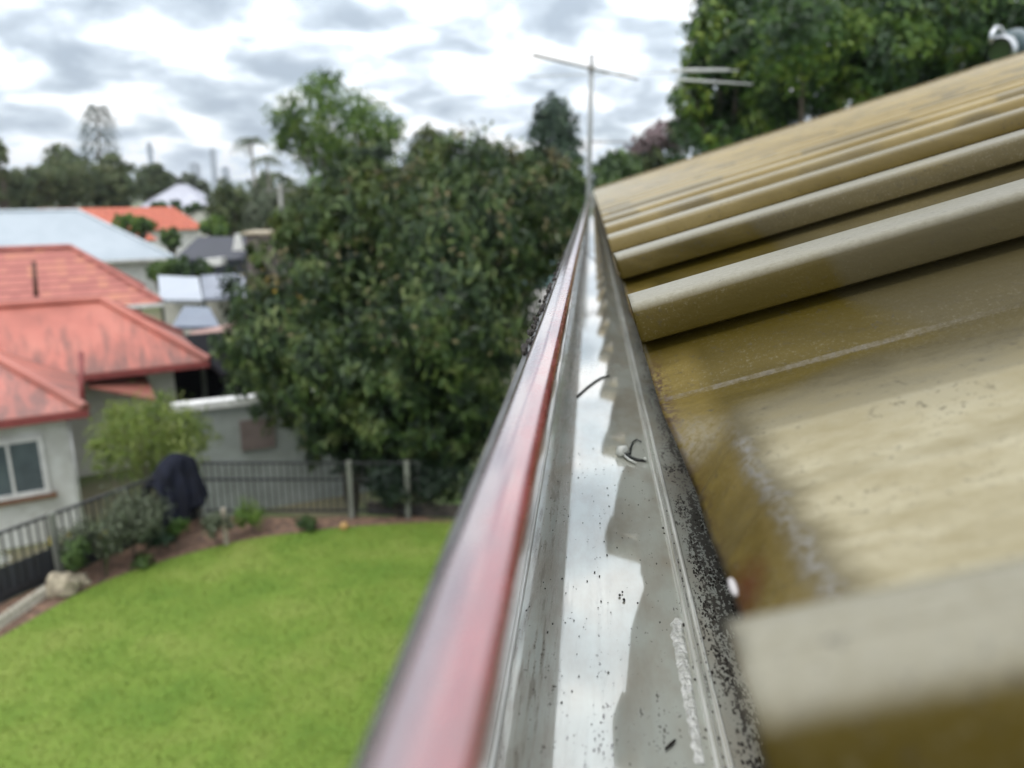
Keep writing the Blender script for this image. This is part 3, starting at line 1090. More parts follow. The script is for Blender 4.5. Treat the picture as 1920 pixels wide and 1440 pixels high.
g = mb.build('grime', GRIME, gut)
g['kind'] = 'stuff'

# little things lying in the gutter
clip = empty('metal_clip', at_z(1190, 850, EYE - HF), 'small bent pale clip lying against the double ridge in the gutter', 'clip')
WM = mat('clip_white', (0.75, 0.78, 0.74), 0.25, col2=(0.6, 0.63, 0.6), scale=200)
DK = mat('clip_dark', (0.03, 0.035, 0.033), 0.35, scale=200)
mb = MB()
zf = EYE - HF
hp = [at_z(x, y, zf + z) for x, y, z in ((1158, 853, .0012), (1164, 847, .0026), (1171, 845, .0028), (1177, 851, .0014))]
mb.tube(hp, [.0014, .0034, .0034, .0016], 12)
mb.build('head', WM, clip, True)
mb = MB()
mb.tube([at_z(x, y, zf + .001) for x, y in ((1172, 852), (1182, 858), (1196, 862), (1211, 864))], [.0011, .0010, .0008, .0006], 8)
mb.tube([at_z(x, y, zf + .0012) for x, y in ((1180, 852), (1182, 840), (1186, 829), (1194, 824), (1202, 828))], [.0008, .0006, .0005, .0005, .0005], 8)
mb.build('shank', DK, clip, True)
mb = MB()
mb.tube([at_z(x, y, zf + .0014) for x, y in ((1168, 852), (1180, 862), (1194, 868))], [.0008, .0007, .0003], 8)
blob_mesh(mb, at_z(1210, 860, zf + .002), (.0011, .0012, .0010), 2, .1, 2)
mb.build('rim', WM, clip, True)
mb = MB()
mb.tube([at_z(x, y, zf + .0009) for x, y in ((1248, 1404), (1257, 1396), (1266, 1387))], [.0003, .0005, .0003], 7)
tag(mb.build('twig', GRIME, None, True), 'tiny dark twig on the gutter floor beside the white sealant', 'twig')
mb = MB()
for (x, y, r) in ((1162, 1116, .0005), (1167, 1110, .0004), (1170, 1124, .0006)):
    blob_mesh(mb, at_z(x, y, zf + .0005), (r, r * 1.8, r * .7), x, .5, 1)
tag(mb.build('dirt_crumb', GRIME, None, True), 'dark dirt crumb on the clean grey gutter floor left of the ridges', 'dirt')
GLINT_M = mat('glint_pale', (0.5, 0.48, 0.48), 0.15, col2=(0.42, 0.40, 0.40), scale=50)
mb = MB()
pe = EAVE + S_ * 0.0042 + N_ * -0.0128 + np.array([0, 0.1535, 0])
blob_mesh(mb, pe, (.0010, .0040, .0010), 4, .15, 3)  # pale bead standing in for a glint on the edge
tag(mb.build('glint_bead', GLINT_M, None, True), 'small pale bead standing in for a glint on the rusty roof edge', 'glint')

# walls under the eave
WALL = mat('weatherboard', (0.62, 0.62, 0.58), 0.6, col2=(0.52, 0.52, 0.49), scale=3)
mb = MB()
xr = 2 * RIDGE[0] - 0.6
mb.box(((0.6 + xr) / 2, 3.9, 2.4), (xr - 0.6, 9.4, 4.8))
mb.build('wall', WALL, house)
mb = MB()
mb.box((0.112, (GY0 + YEND) / 2, EYE - 0.165), (0.032, YEND - GY0 - .1, 0.18))
mb.box((0.365, (GY0 + YEND) / 2, EYE - 0.25), (0.47, YEND - GY0 - .1, 0.012))
mb.build('eave_board', mat('eave_paint', (0.55, 0.54, 0.5), 0.6), house)

# vent on the ridge end
CH = mat('galvanised', (0.55, 0.57, 0.58), 0.22, 0.9, col2=(0.4, 0.42, 0.43), scale=20)
DKG = mat('vent_dark', (0.03, 0.06, 0.02), 0.3, scale=20)
TEAL = mat('vent_hood', (0.035, 0.07, 0.08), 0.35, scale=10)
vp = RIDGE + np.array([-0.12, YEND - 0.30, 0.10])
vent = empty('roof_vent', vp, 'silver roof vent with a loop handle where the ridge ends', 'vent')
VD = 8.75


def vq(x, y, d=0.0):
    return at_d(x, y, VD + d)


ax = at_d(1905, 88, VD + .25) - at_d(1868, 100, VD)
ax /= np.linalg.norm(ax)
c0 = vq(1872, 96)
mb = MB()
mb.tube([c0 + ax * 0.0, c0 + ax * 0.05, c0 + ax * 0.16], [0.150, 0.165, 0.15], 20, False)
mb.tube([c0 + ax * 0.16, c0 + ax * 0.05, c0 + ax * 0.0], [0.14, 0.155, 0.13], 20, False)
mb.build('rim', CH, vent, True)
mb = MB()
mb.tube([c0 + ax * 0.03, c0 + ax * 0.06], [0.135, 0.135], 20)
mb.build('mouth', DKG, vent)
mb = MB()
mb.tube([c0 + ax * 0.14, c0 + ax * 0.2, c0 + ax * 0.42, c0 + ax * 0.46], [0.15, 0.19, 0.19, 0.12], 20)
mb.build('hood', TEAL, vent, True)
mb = MB()
mb.tube([vq(x, y) for x, y in ((1858, 82), (1861, 62), (1868, 51), (1876, 52), (1884, 64), (1893, 74))], [.024, .03, .026, .016, .014, .016], 10)
mb.build('handle', CH, vent, True)
mb = MB()
mb.tube([c0 + ax * 0.46, c0 + ax * 0.9], [0.07, 0.07], 14)
mb.build('pipe', mat('vent_white', (0.75, 0.76, 0.78), 0.35, scale=10), vent, True)

# ------------------------------------------------------------------ antenna beyond the end of the roof
AZ = 6.6
ALU = mat('aluminium', (0.42, 0.41, 0.40), 0.4, 0.6, col2=(0.28, 0.27, 0.26), scale=20)
ALP = mat('aluminium_pale', (0.6, 0.62, 0.6), 0.45, 0.3, col2=(0.5, 0.5, 0.48), scale=20)
am = at_z(1109, 128, AZ)
abase = np.array([am[0], am[1], ground_z(am[0], am[1])])
ALM = mat('mast_grey', (0.33, 0.34, 0.34), 0.5, 0.3, col2=(0.25, 0.26, 0.26), scale=20)
ant = empty('tv_antenna', abase, 'television antenna on a thin mast beyond the end of the gutter', 'antenna')
mb = MB()
mb.tube([abase, am + np.array([0, 0, -1.0]), am + np.array([0, 0, .18])], [.036, .034, .028], 10)
mb.build('mast', ALM, ant, True)
mb = MB()
mb.tube([at_z(990, 143, AZ - .04), at_z(1385, 132, AZ - .04)], .007, 8)
mb.build('boom', ALP, ant, True)
for (a, b, r, m_) in (((1000, 103), (1196, 149), .022, ALU), ((1258, 131), (1368, 130), .017, ALP), ((1268, 149), (1410, 158), .017, ALP)):
    mb = MB()
    A1, B1 = at_z(*a, AZ), at_z(*b, AZ)
    mb.tube([A1, (A1 + B1) / 2, B1], [r, r * .9, r * .65], 8)
    mb.build('element', m_, ant, True)
mb = MB()
e1, e2 = at_z(1265, 131, AZ), at_z(1275, 149, AZ)
mb.tube([e1, e2], .006, 6)
mb.build('strut', ALP, ant)
mb = MB()
mb.box(am, (.10, .12, .07))
mb.build('bracket', ALU, ant)
mb = MB()
arm0 = np.array([am[0], am[1], 5.62])
mb.tube([arm0, arm0 + np.array([.62, .05, 0])], [.013, .010], 8)
mb.build('arm', ALU, ant, True)

# ------------------------------------------------------------------ fences
FENCE_BLACK = mat('fence_black', (0.03, 0.032, 0.036), 0.45, col2=(0.02, 0.02, 0.022), scale=10)
FENCE_DARK = mat('fence_panel', (0.045, 0.05, 0.058), 0.8, col2=(0.03, 0.033, 0.035), scale=3, stretch=(4, 4, .3))
TIMBER = mat('grey_timber', (0.20, 0.21, 0.18), 0.85, col2=(0.12, 0.125, 0.105), scale=8, stretch=(3, 3, .4))


def fence(label, a, b, posts, panel, midrail=None):
    root = empty('picket_fence', (a[0], a[1], 0), label, 'fence', 'garden fences')
    d = b - a
    ln = np.linalg.norm(d)
    d = d / ln
    d3 = np.array([d[0], d[1], 0])
    n3 = np.array([-d[1], d[0], 0])
    a3 = np.array([a[0], a[1], 0])
    for t in posts:
        q = MB()
        q.box(a3 + d3 * t - n3 * 0.03 + [0, 0, 0.46], (.075, .075, .96), (d3, n3, UP))
        q.build('post', TIMBER, root)
    for z in ((.89, .10) if midrail is None else (.89, midrail, .10)):
        q = MB()
        q.box(a3 + d3 * ln / 2 + n3 * 0.03 + [0, 0, z], (ln, .03, .035), (d3, n3, UP))
        q.build('rail', FENCE_BLACK, root)
    q = MB()
    k = int(ln / 0.105)
    for i in range(k):
        q.box(a3 + d3 * (i + .5) * ln / k + n3 * 0.03 + [0, 0, .49], (.018, .018, .80), (d3, n3, UP))
    o = q.build('pickets', FENCE_BLACK, root)
    if panel:
        q = MB()
        q.box(a3 + d3 * ln / 2 + n3 * 0.055 + [0, 0, panel / 2 - .02], (ln, .012, panel), (d3, n3, UP))
        q.build('screen', FENCE_DARK, root, label='dark screen along the lower half of the fence')
    return root


lnL = np.linalg.norm(FB - FA)


def along(px, py):
    p = at_z(px, py, 0.9)[:2]
    return float((p - FA) @ (FB - FA) / lnL)


fence('black picket fence with a dark lower screen beside the white house', FA, FB, [along(75, 960), lnL - .02, max(.05, along(75, 960) - 2.2)], 0.46)
lnB = np.linalg.norm(FD - FB)
fence('black picket fence in the tree shade at the far end of the lawn', FB + (FD - FB) / lnB * .08, FD, [np.linalg.norm(FC - FB) - .08, lnB - .3], 0, 0.62)

# sleeper edging at the far end, scalloped edging, rock, stake
DARKT = mat('dark_timber', (0.07, 0.06, 0.05), 0.9, col2=(0.035, 0.03, 0.027), scale=6, stretch=(1, 6, 6))
mb = MB()
s0, s1 = at_z(690, 962, 0), at_z(1010, 975, 0)
dv = (s1 - s0) / np.linalg.norm(s1 - s0)
mb.box((s0 + s1) / 2 + [0, 0, .09], (np.linalg.norm(s1 - s0), .07, .2), (dv, np.cross(UP, dv), UP))
o = tag(mb.build('timber_sleeper', DARKT), 'dark timber sleeper edging the shaded end of the lawn', 'sleeper')
o.modifiers.new('bevel', 'BEVEL').width = .008
CONC = mat('pale_concrete', (0.55, 0.52, 0.44), 0.85, col2=(0.36, 0.34, 0.28), scale=14, bump=.4)
mb = MB()
e0, e1 = at_z(-120, 1262, 0), at_z(88, 1118, 0)
dv = (e1 - e0) / np.linalg.norm(e1 - e0)
nvv = np.cross(UP, dv)
le = np.linalg.norm(e1 - e0)
k = int(le / .075)
for i in range(k):
    c = e0 + dv * (i + .5) * le / k
    mb.tube([c + [0, 0, -.02], c + [0, 0, .09], c + [0, 0, .14], c + [0, 0, .165]], [.036, .036, .028, .008], 8)
mb.box((e0 + e1) / 2 + [0, 0, .02], (le, .05, .07), (dv, nvv, UP))
tag(mb.build('garden_edging', CONC), 'pale scalloped concrete edging between lawn and dark fence', 'edging')
mb = MB()
blob_mesh(mb, at_z(120, 1112, 0) + [0, 0, .1], (.2, .16, .17), 3, .5, 3, 1.6)
blob_mesh(mb, at_z(150, 1098, 0) + [0, 0, .06], (.13, .12, .11), 8, .5, 3, 1.6)
tag(mb.build('garden_rock', mat('rock', (0.42, 0.37, 0.27), 0.9, col2=(0.2, 0.17, 0.12), scale=9, bump=.5), None, True), 'pale rough rock at the end of the scalloped edging', 'rock')
mb = MB()
st = at_z(425, 1022, 0)
mb.box(st + [0, 0, .28], (.05, .05, .58))
tag(mb.build('timber_stake', mat('stake', (0.38, 0.33, 0.27), 0.85, scale=9)), 'short pale timber stake at the lawn edge', 'stake')
mb = MB()
blob_mesh(mb, at_z(645, 993, 0) + [0, 0, .05], (.07, .06, .07), 5, .3, 2)
tag(mb.build('flower_pot', mat('ochre', (0.42, 0.26, 0.09), 0.7, scale=9), None, True), 'small ochre pot at the foot of the far fence post', 'pot')

# black cloth hung over the fence
CLOTH = mat('black_cloth', (0.005, 0.006, 0.010), 0.9, col2=(0.010, 0.012, 0.022), scale=6, spec=.2)
V, Fc = [], []
rows, cols_ = 26, 20
top0 = np.array([FB[0], FB[1], .98])
fd = np.array([*(FB - FA) / lnL, 0])
fn = np.array([-fd[1], fd[0], 0])
for j in range(rows + 1):
    t = j / rows
    for i in range(cols_ + 1):
        u = i / cols_
        al = -0.98 + 0.86 * u
        if t < 0.42:
            q = 1 - t / 0.42
            out, dz = 0.16 + 0.12 * q, -0.40 * q
        elif t < 0.52:
            q = (t - .42) / .1
            a = math.pi * q
            out, dz = 0.16 * math.cos(a), 0.07 * math.sin(a)
        else:
            q = (t - .52) / .48
            out, dz = -0.16 - 0.26 * q, -.78 * q * (0.75 + .35 * math.sin(u * 3.0 + .5))
        spread = 1 + (0.35 * (-dz))
        f_ = 0.05 * math.sin(u * 23 + t * 2) * min(1, -dz * 3 + .1) + .05 * mnoise.noise(Vector((u * 4, t * 4, 1)))
        hump = 0.12 * math.sin(math.pi * u) - .42 * max(0, .62 - u)
        V.append(top0 + fd * (al * spread * .8) - fn * (-out + f_) * 1.0 + np.array([0, 0, dz + hump]))
for j in range(rows):
    for i in range(cols_):
        Fc.append((j * (cols_ + 1) + i, j * (cols_ + 1) + i + 1, (j + 1) * (cols_ + 1) + i + 1, (j + 1) * (cols_ + 1) + i))
o = link_mesh('draped_cloth', py_mesh('draped_cloth', V, Fc), CLOTH, None, True)
o.modifiers.new('thick', 'SOLIDIFY').thickness = .012
tag(o, 'black cloth draped over the fence corner beside the light green shrub', 'cloth')

# ------------------------------------------------------------------ houses
WHITE = mat('white_trim', (0.72, 0.72, 0.70), 0.5, scale=4)
CREAM = mat('cream_wall', (0.56, 0.55, 0.50), 0.75, col2=(0.48, 0.47, 0.42), scale=2, bump=.2, bscale=40)
GLASS = mat('window_glass', (0.10, 0.13, 0.14), 0.08, col2=(0.07, 0.09, 0.10), scale=2)
BROWN = mat('brown_sill', (0.17, 0.085, 0.045), 0.6, scale=8)
BOARDS = mat('cream_boards', (0.70, 0.71, 0.69), .65, col2=(.53, .53, .5), scale=2)
_t = BOARDS.node_tree
_w = N(_t, 'ShaderNodeTexWave', wave_type='BANDS', bands_direction='Z', wave_profile='SAW', i_Scale=1.1)
_c = N(_t, 'ShaderNodeTexCoord')
L(_t, _c, 'Object', _w, 'Vector')
_b = N(_t, 'ShaderNodeBump', i_Strength=1.0, i_Distance=.03)
L(_t, _w, 'Fac', _b, 'Height')
L(_t, _b, 0, _t.nodes['Principled BSDF'], 'Normal')
U2 = RT * 0.852 + FW * 0.523                # neighbours' street direction (their eaves run this way)
V2 = -RT * 0.523 + FW * 0.852


def roof_red():
    m, t, b = principled('red_roof')
    c = N(t, 'ShaderNodeTexCoord')
    a = N(t, 'ShaderNodeTexNoise', i_Scale=0.8, i_Detail=6.0, i_Roughness=.65)
    L(t, c, 'Object', a, 'Vector')
    r = ramp(t, [(0.3, (0.31, 0.09, 0.064)), (0.5, (0.41, 0.125, 0.09)), (.7, (0.46, 0.165, 0.12))])
    L(t, a, 'Fac', r, 0)
    d = N(t, 'ShaderNodeTexNoise', i_Scale=2.4, i_Detail=5.0, i_Roughness=.7)
    mp_ = N(t, 'ShaderNodeMapping')
    mp_.inputs['Scale'].default_value = (1.5, .28, 1)
    uvr = N(t, 'ShaderNodeUVMap')
    L(t, uvr, 0, mp_, 0)
    L(t, mp_, 0, d, 'Vector')
    sx = N(t, 'ShaderNodeSeparateXYZ')
    L(t, c, 'Object', sx, 0)
    low = N(t, 'ShaderNodeMapRange', i_1=2.2, i_2=.8, i_3=-.08, i_4=.19, clamp=True)
    L(t, sx, 2, low, 0)
    q = math_node(t, 'ADD', (d, 'Fac'), (low, 0))
    dr = ramp(t, [(.54, 0.0), (.74, .85)])
    L(t, q, 0, dr, 0)
    mm = mix_col(t, (dr, 0), (r, 0), (.13, .06, .048))
    L(t, mm, 2, b, 'Base Color')
    b.inputs['Roughness'].default_value = .5
    return m


def roof_tile(name, c1, c2, c3, row=.34):
    m, t, b = principled(name)
    c = N(t, 'ShaderNodeTexCoord')
    uvn = N(t, 'ShaderNodeUVMap')
    sv = N(t, 'ShaderNodeSeparateXYZ')
    L(t, uvn, 0, sv, 0)
    rowv = math_node(t, 'DIVIDE', (sv, 1), row)
    colu = math_node(t, 'DIVIDE', (sv, 0), .30)
    cmb_ = N(t, 'ShaderNodeCombineXYZ')
    L(t, math_node(t, 'FLOOR', (rowv, 0)), 0, cmb_, 0)
    L(t, math_node(t, 'FLOOR', (colu, 0)), 0, cmb_, 1)
    wn = N(t, 'ShaderNodeTexWhiteNoise', noise_dimensions='2D')
    L(t, cmb_, 0, wn, 'Vector')
    a = N(t, 'ShaderNodeTexNoise', i_Scale=.9, i_Detail=3.0)
    L(t, c, 'Object', a, 'Vector')
    pick_ = math_node(t, 'ADD', (math_node(t, 'MULTIPLY', (wn, 'Value'), .42), 0), (math_node(t, 'MULTIPLY', (a, 'Fac'), .6), 0))
    r = ramp(t, [(.3, c2), (.55, c1), (.86, c3)])
    L(t, pick_, 0, r, 0)
    fr_ = math_node(t, 'FRACT', (rowv, 0))
    ln = ramp(t, [(.0, 1.0), (.16, .9), (.30, 0.0)])
    L(t, fr_, 0, ln, 0)
    lnf = math_node(t, 'MULTIPLY', (ln, 0), .95)
    mo = mix_col(t, (lnf, 0), (r, 0), (.14, .045, .035))
    L(t, mo, 2, b, 'Base Color')
    b.inputs['Roughness'].default_value = .75
    bp = N(t, 'ShaderNodeBump', i_Strength=.8, i_Distance=.03)
    bp.invert = True
    L(t, ln, 0, bp, 'Height')
    L(t, bp, 0, b, 'Normal')
    return m


def metal_sheet(name, c1, c2, freq=4.0):
    return mat(name, c1, .38, .15, col2=c2, scale=.7, coat=.1)


RED = roof_red()
TILE = roof_tile('terracotta_tiles', (.42, .15, .12), (.35, .12, .10), (.50, .22, .125))
ORTILE = roof_tile('orange_tiles', (.50, .13, .075), (.44, .11, .065), (.54, .16, .09))


def solve_inset(E, a, b, px, py):
    """how far in the hip's ridge end lies, given its eave corner, the two eave directions and where the photo shows it"""
    w = (a + b)[:2]
    d = ray(px, py)
    M_ = np.array([[w[0], -d[0]], [w[1], -d[1]]])
    k, lam = np.linalg.solve(M_, (CAM - E)[:2])
    z = CAM[2] + d[2] * lam
    return k, z


def hip_roof(parent, E, a, b, Lx, d, ztop, m, cap_m=None, thick=.05, fascia_m=None, ends=(True, True), D=None):
    """roof with corner E, eaves along a (length Lx) and b (depth D, 2 d by default); hips at both ends"""
    D = D or 2 * d
    z0 = E[2]
    P = [E, E + a * Lx, E + a * Lx + b * D, E + b * D]
    d2 = d if ends[1] else 0.0
    d1 = d if ends[0] else 0.0
    R1 = E + a * d1 + b * D / 2
    R2 = E + a * (Lx - d2) + b * D / 2
    R1, R2 = R1.copy(), R2.copy()
    R1[2] = R2[2] = ztop
    V = P + [R1, R2]
    Fc = [(0, 1, 5, 4), (1, 2, 5), (2, 3, 4, 5), (3, 0, 4)]
    Vt = V + [v - np.array([0, 0, thick]) for v in V]
    Fa = Fc + [tuple(i + 6 for i in reversed(f)) for f in Fc] + [(i, i + 6, (i + 1) % 4 + 6, (i + 1) % 4) for i in range(4)]
    me = py_mesh('roof', Vt, Fa)
    uv = me.uv_layers.new(name='UVMap')
    for pl in me.polygons:
        n = np.array(pl.normal)
        h = np.cross(UP, n)
        h = h / (np.linalg.norm(h) + 1e-9)
        g_ = np.cross(n, h)
        for li in pl.loop_indices:
            v = np.array(me.vertices[me.loops[li].vertex_index].co)
            uv.data[li].uv = (float(v @ h), float(v @ g_))
    ro = link_mesh('roof', me, m, parent)
    if cap_m:
        q = MB()
        for s_, e_ in ((P[0], R1), (P[3], R1), (P[1], R2), (P[2], R2), (R1, R2)):
            q.tube([s_ + [0, 0, .03], e_ + [0, 0, .03]], .10, 8)
        q.build('ridge_cap', cap_m, ro)
    if fascia_m:
        q = MB()
        for i in range(4):
            s_, e_ = P[i], P[(i + 1) % 4]
            v = (e_ - s_) / np.linalg.norm(e_ - s_)
            nrm = np.cross(v, UP)
            q.box((s_ + e_) / 2 + [0, 0, -.09] + nrm * .02, (np.linalg.norm(e_ - s_) + .1, .1, .14), (v, nrm, UP))
        q.build('fascia', fascia_m, ro)
    return ro, P


def walls(parent, E, a, b, Lx, D, inset, zb, ztop, m):
    q = MB()
    c = E + a * Lx / 2 + b * D / 2
    q.box((c[0], c[1], (zb + ztop) / 2), (Lx - 2 * inset, D - 2 * inset, ztop - zb), (a, b, UP))
    return q.build('wall', m, parent)


def window(parent, c, ax_, nrm, w, h, frame_m=WHITE, sill_m=None, bars=1):
    q = MB()
    t = .09
    for s_ in (-1, 1):
        q.box(c + ax_ * s_ * (w / 2 - t / 2) + nrm * .03, (t, .06, h), (ax_, nrm, UP))
        q.box(c + np.array([0, 0, s_ * (h / 2 - t / 2)]) + nrm * .028, (w - 2 * t - .002, .056, t), (ax_, nrm, UP))
    for i in range(bars):
        x = (i + 1) / (bars + 1) - .5
        q.box(c + ax_ * x * w + nrm * .024, (.05, .045, h - 2 * t - .004), (ax_, nrm, UP))
    fr = q.build('window', frame_m, parent)
    q = MB()
    q.box(c + nrm * .012, (w - .1, .014, h - .1), (ax_, nrm, UP))
    q.build('pane', GLASS, fr)
    if sill_m:
        q = MB()
        q.box(c + np.array([0, 0, -h / 2 - .05]) + nrm * .06, (w + .2, .12, .07), (ax_, nrm, UP))
        q.build('sill', sill_m, fr)
    return fr


def gz(p):
    return float(ground_z(p[0], p[1]))


# --- nearest neighbour: red hipped roofs over cream walls
EZ = 0.80
E1 = at_z(392, 676, EZ)
d1, z1 = solve_inset(E1, -U2, V2, 190, 563)
nb = empty('brick_house', (E1 - U2 * 4)[:2].tolist() + [GROUND2], 'cream house with faded red hipped roofs behind the left fence', 'house')
hip_roof(nb, E1, -U2, V2, 16.0, d1, z1, RED, RED, fascia_m=mat('red_gutter', (.25, .055, .05), .5, scale=6))
walls(nb, E1, -U2, V2, 16.0, 2 * d1, .75, GROUND2 - .1, EZ - .02, CREAM)
E2 = at_z(160, 767, EZ)
d2, z2 = solve_inset(E2, -U2, V2, -60, 640)
hip_roof(nb, E2, -U2, V2, 9.0, min(d2, 3.2), EZ + min(d2, 3.2) * .42, RED, RED, fascia_m=MATS['red_gutter'], D=7.5)
walls(nb, E2, -U2, V2, 9.0, 7.0, .35, GROUND2 - .1, EZ - .02, BOARDS)
q = MB()
dpc = E2 - U2 * .33 + V2 * .45
q.tube([[dpc[0], dpc[1], GROUND2], [dpc[0], dpc[1], EZ - .1]], .045, 10)
q.build('downpipe', WHITE, nb, True)
fw = E2 - U2 * .35 + V2 * .35
w0 = at_z(0, 0, 0)


def on_wall(px, py, p0, nrm):
    d = ray(px, py)
    t = ((p0 - CAM) @ nrm) / (d @ nrm)
    return CAM + d * t


nf = -V2
wa, wb = on_wall(-60, 830, fw, nf), on_wall(78, 815, fw, nf)
wc = on_wall(78, 925, fw, nf)
wcen = (wa + wb) / 2
wcen[2] = (wb[2] + wc[2]) / 2
window(nb, wcen, U2, nf, np.linalg.norm(wb - wa), wb[2] - wc[2], WHITE, BROWN, 1)
# pipes standing in front of the roofs
for (px, y0, y1, zt, dep) in ((155, 660, 775, .05, None),):
    q = MB()
    pt = at_d(px, y1, 15.6)
    pt2 = at_d(px - 3, y0, 15.6)
    q.tube([pt, pt2], .05, 8)
    q.build('vent_pipe', MATS['red_gutter'], nb, True)
# low entry roof between the wings
q = MB()
a0, a1 = at_z(165, 728, .45), at_z(292, 752, .12)
bk = V2 * 1.6
q.hexa([a0, a1, a1 + bk + [0, 0, .3], a0 + bk + [0, 0, .3], a0 + [0, 0, .06], a1 + [0, 0, .06], a1 + bk + [0, 0, .36], a0 + bk + [0, 0, .36]])
q.build('entry_roof', RED, nb)

# carport beside it, with a dark car
pc = at_z(455, 742, -.35)
cpt = empty('carport', [pc[0], pc[1], GROUND2], 'open carport coloured black as a shaded void beyond the cream house', 'carport')
VOID_M = mat('carport_shade', (0.006, 0.006, 0.008), .95, scale=3, spec=.1)  # near-black colour stands for the shade of the void
q = MB()
cc = at_z(455, 690, .72)
q.box(cc + V2 * 2.2 + U2 * 1.9, (5.0, 5.6, .12), (U2, V2, UP))
q.build('roof', VOID_M, cpt)
q = MB()
q.box(np.array([*(cc + V2 * 5.0 + U2 * 1.0)[:2], (GROUND2 + .66) / 2]), (7.2, .12, .66 - GROUND2), (U2, V2, UP))
q.build('wall', VOID_M, cpt)
for s_ in (-0.5, 4.3):
    q = MB()
    q.box(np.array([*(cc - V2 * .4 + U2 * s_)[:2], (GROUND2 + .66) / 2]), (.1, .1, .66 - GROUND2), (U2, V2, UP))
    q.build('post', VOID_M, cpt)


def car(label, c, ang, paint):
    fx, fy = np.array([math.cos(ang), math.sin(ang), 0]), np.array([-math.sin(ang), math.cos(ang), 0])
    root = empty('parked_car', c, label, 'car')
    c = np.array(c)
    prof_ = [(-2.15, .35), (-2.2, .75), (-2.05, .95), (-1.2, 1.02), (1.15, .95), (2.0, .82), (2.2, .6), (2.15, .32)]
    cab = [(-1.75, 1.0), (-1.25, 1.42), (.15, 1.46), (1.0, .98)]
    q = MB()
    for P_, w in ((prof_, .87), (cab, .72)):
        n_ = len(P_)
        V_ = [c + fx * x + fy * w * s_ + UP * z for s_ in (-1, 1) for x, z in P_]
        q.add(V_, [tuple(range(n_)), tuple(range(2 * n_ - 1, n_ - 1, -1))] + [(i, i + n_, (i + 1) % n_ + n_, (i + 1) % n_) for i in range(n_)])
    o_ = q.build('body', paint, root)
    bv = o_.modifiers.new('bevel', 'BEVEL')
    bv.width = .06
    bv.segments = 3
    for (x0, z0_, x1, z1_, w) in ((.95, 1.02, .22, 1.42, .64), (-1.72, 1.06, -1.3, 1.38, .64)):
        q = MB()
        V_ = [c + fx * x0 - fy * w + UP * z0_, c + fx * x0 + fy * w + UP * z0_, c + fx * x1 + fy * (w - .08) + UP * z1_, c + fx * x1 - fy * (w - .08) + UP * z1_]
        off = np.array(fx * (.03 if x0 > 0 else -.03) + UP * .03)
        q.hexa(V_ + [v + off for v in V_])
        q.build('windscreen', mat('car_glass', (.12, .17, .2), .06, scale=3), root)
    for x in (-1.35, 1.35):
        for s_ in (-1, 1):
            q = MB()
            q.tube([c + fx * x + fy * s_ * .72 + UP * .33, c + fx * x + fy * s_ * .9 + UP * .33], .33, 18)
            w_ = q.build('wheel', mat('rubber', (.02, .02, .02), .8, scale=9), root)
            q = MB()
            q.tube([c + fx * x + fy * s_ * .9 + UP * .33, c + fx * x + fy * s_ * .91 + UP * .33], .19, 14)
            q.build('rim', CH, w_)
    return root


cpos = cc + V2 * 1.6 + U2 * .5
car('dark blue car parked inside the open carport', [cpos[0], cpos[1], GROUND2], math.atan2(-V2[1], -V2[0]), mat('navy_paint', (.02, .035, .07), .25, coat=.8, scale=2))

# grey garden wall with white capping behind the back fence
GREYW = mat('outbuilding_wall', (0.28, 0.305, 0.29), .8, col2=(.22, .24, .225), scale=2)  # grey-white wall, its colour lowered for the tree's shade
g0, g1 = at_z(322, 764, .62), at_z(800, 712, .62)
gd = (g1 - g0) / np.linalg.norm(g1 - g0)
gn = np.cross(UP, gd)
gl = np.linalg.norm(g1 - g0)
gar = empty('garden_wall', [g0[0], g0[1], GROUND2], 'long grey wall with a white capping half hidden by the big tree', 'wall')
q = MB()
q.box((g0 + g1) / 2 + gn * .04 + [0, 0, -.02], (gl, .3, .15), (gd, gn, UP))
q.build('capping', WHITE, gar)
q = MB()
q.box(np.array([*((g0 + g1) / 2 + gn * .06)[:2], (GROUND2 - .3 + .52) / 2]), (gl - .1, .2, .52 + .3 - GROUND2), (gd, gn, UP))
q.build('wall_face', GREYW, gar)
face0 = g0 - gn * .04
for (xa, xb, ya, yb, m_) in ((448, 512, 785, 842, mat('brown_door', (.16, .125, .115), .7, scale=5)), (560, 595, 800, 842, mat('tan_panel', (.26, .24, .18), .7, scale=5))):
    A1, B1 = on_wall(xa, ya, face0, gn), on_wall(xb, ya, face0, gn)
    A2 = on_wall(xa, yb, face0, gn)
    q = MB()
    q.box((A1 + B1) / 2 + [0, 0, (A2[2] - A1[2]) / 2] - gn * .02, (np.linalg.norm(B1 - A1), .05, abs(A1[2] - A2[2])), (gd, gn, UP))
    q.build('shutter', m_, gar)

# --- tiled house
E3 = at_z(303, 566, .95)
d3, z3 = solve_inset(E3, -U2, V2, 132, 464)
th = empty('tiled_house', [E3[0], E3[1], GROUND2], 'house with a weathered terracotta tiled hip roof behind the red roofs', 'house')
hip_roof(th, E3, -U2, V2, 18, d3, z3, TILE, mat('tile_cap', (.42, .15, .12), .7, col2=(.3, .1, .08), scale=3), fascia_m=WHITE)
walls(th, E3, -U2, V2, 18, 2 * d3, .6, GROUND2 - .1, .93, CREAM)
q = MB()
pt = at_d(68, 556, 25.6)
q.tube([pt, at_d(63, 490, 25.6)], .075, 8)
q.build('vent_pipe', mat('rusty_pipe', (.13, .05, .035), .7, scale=5), th, True)

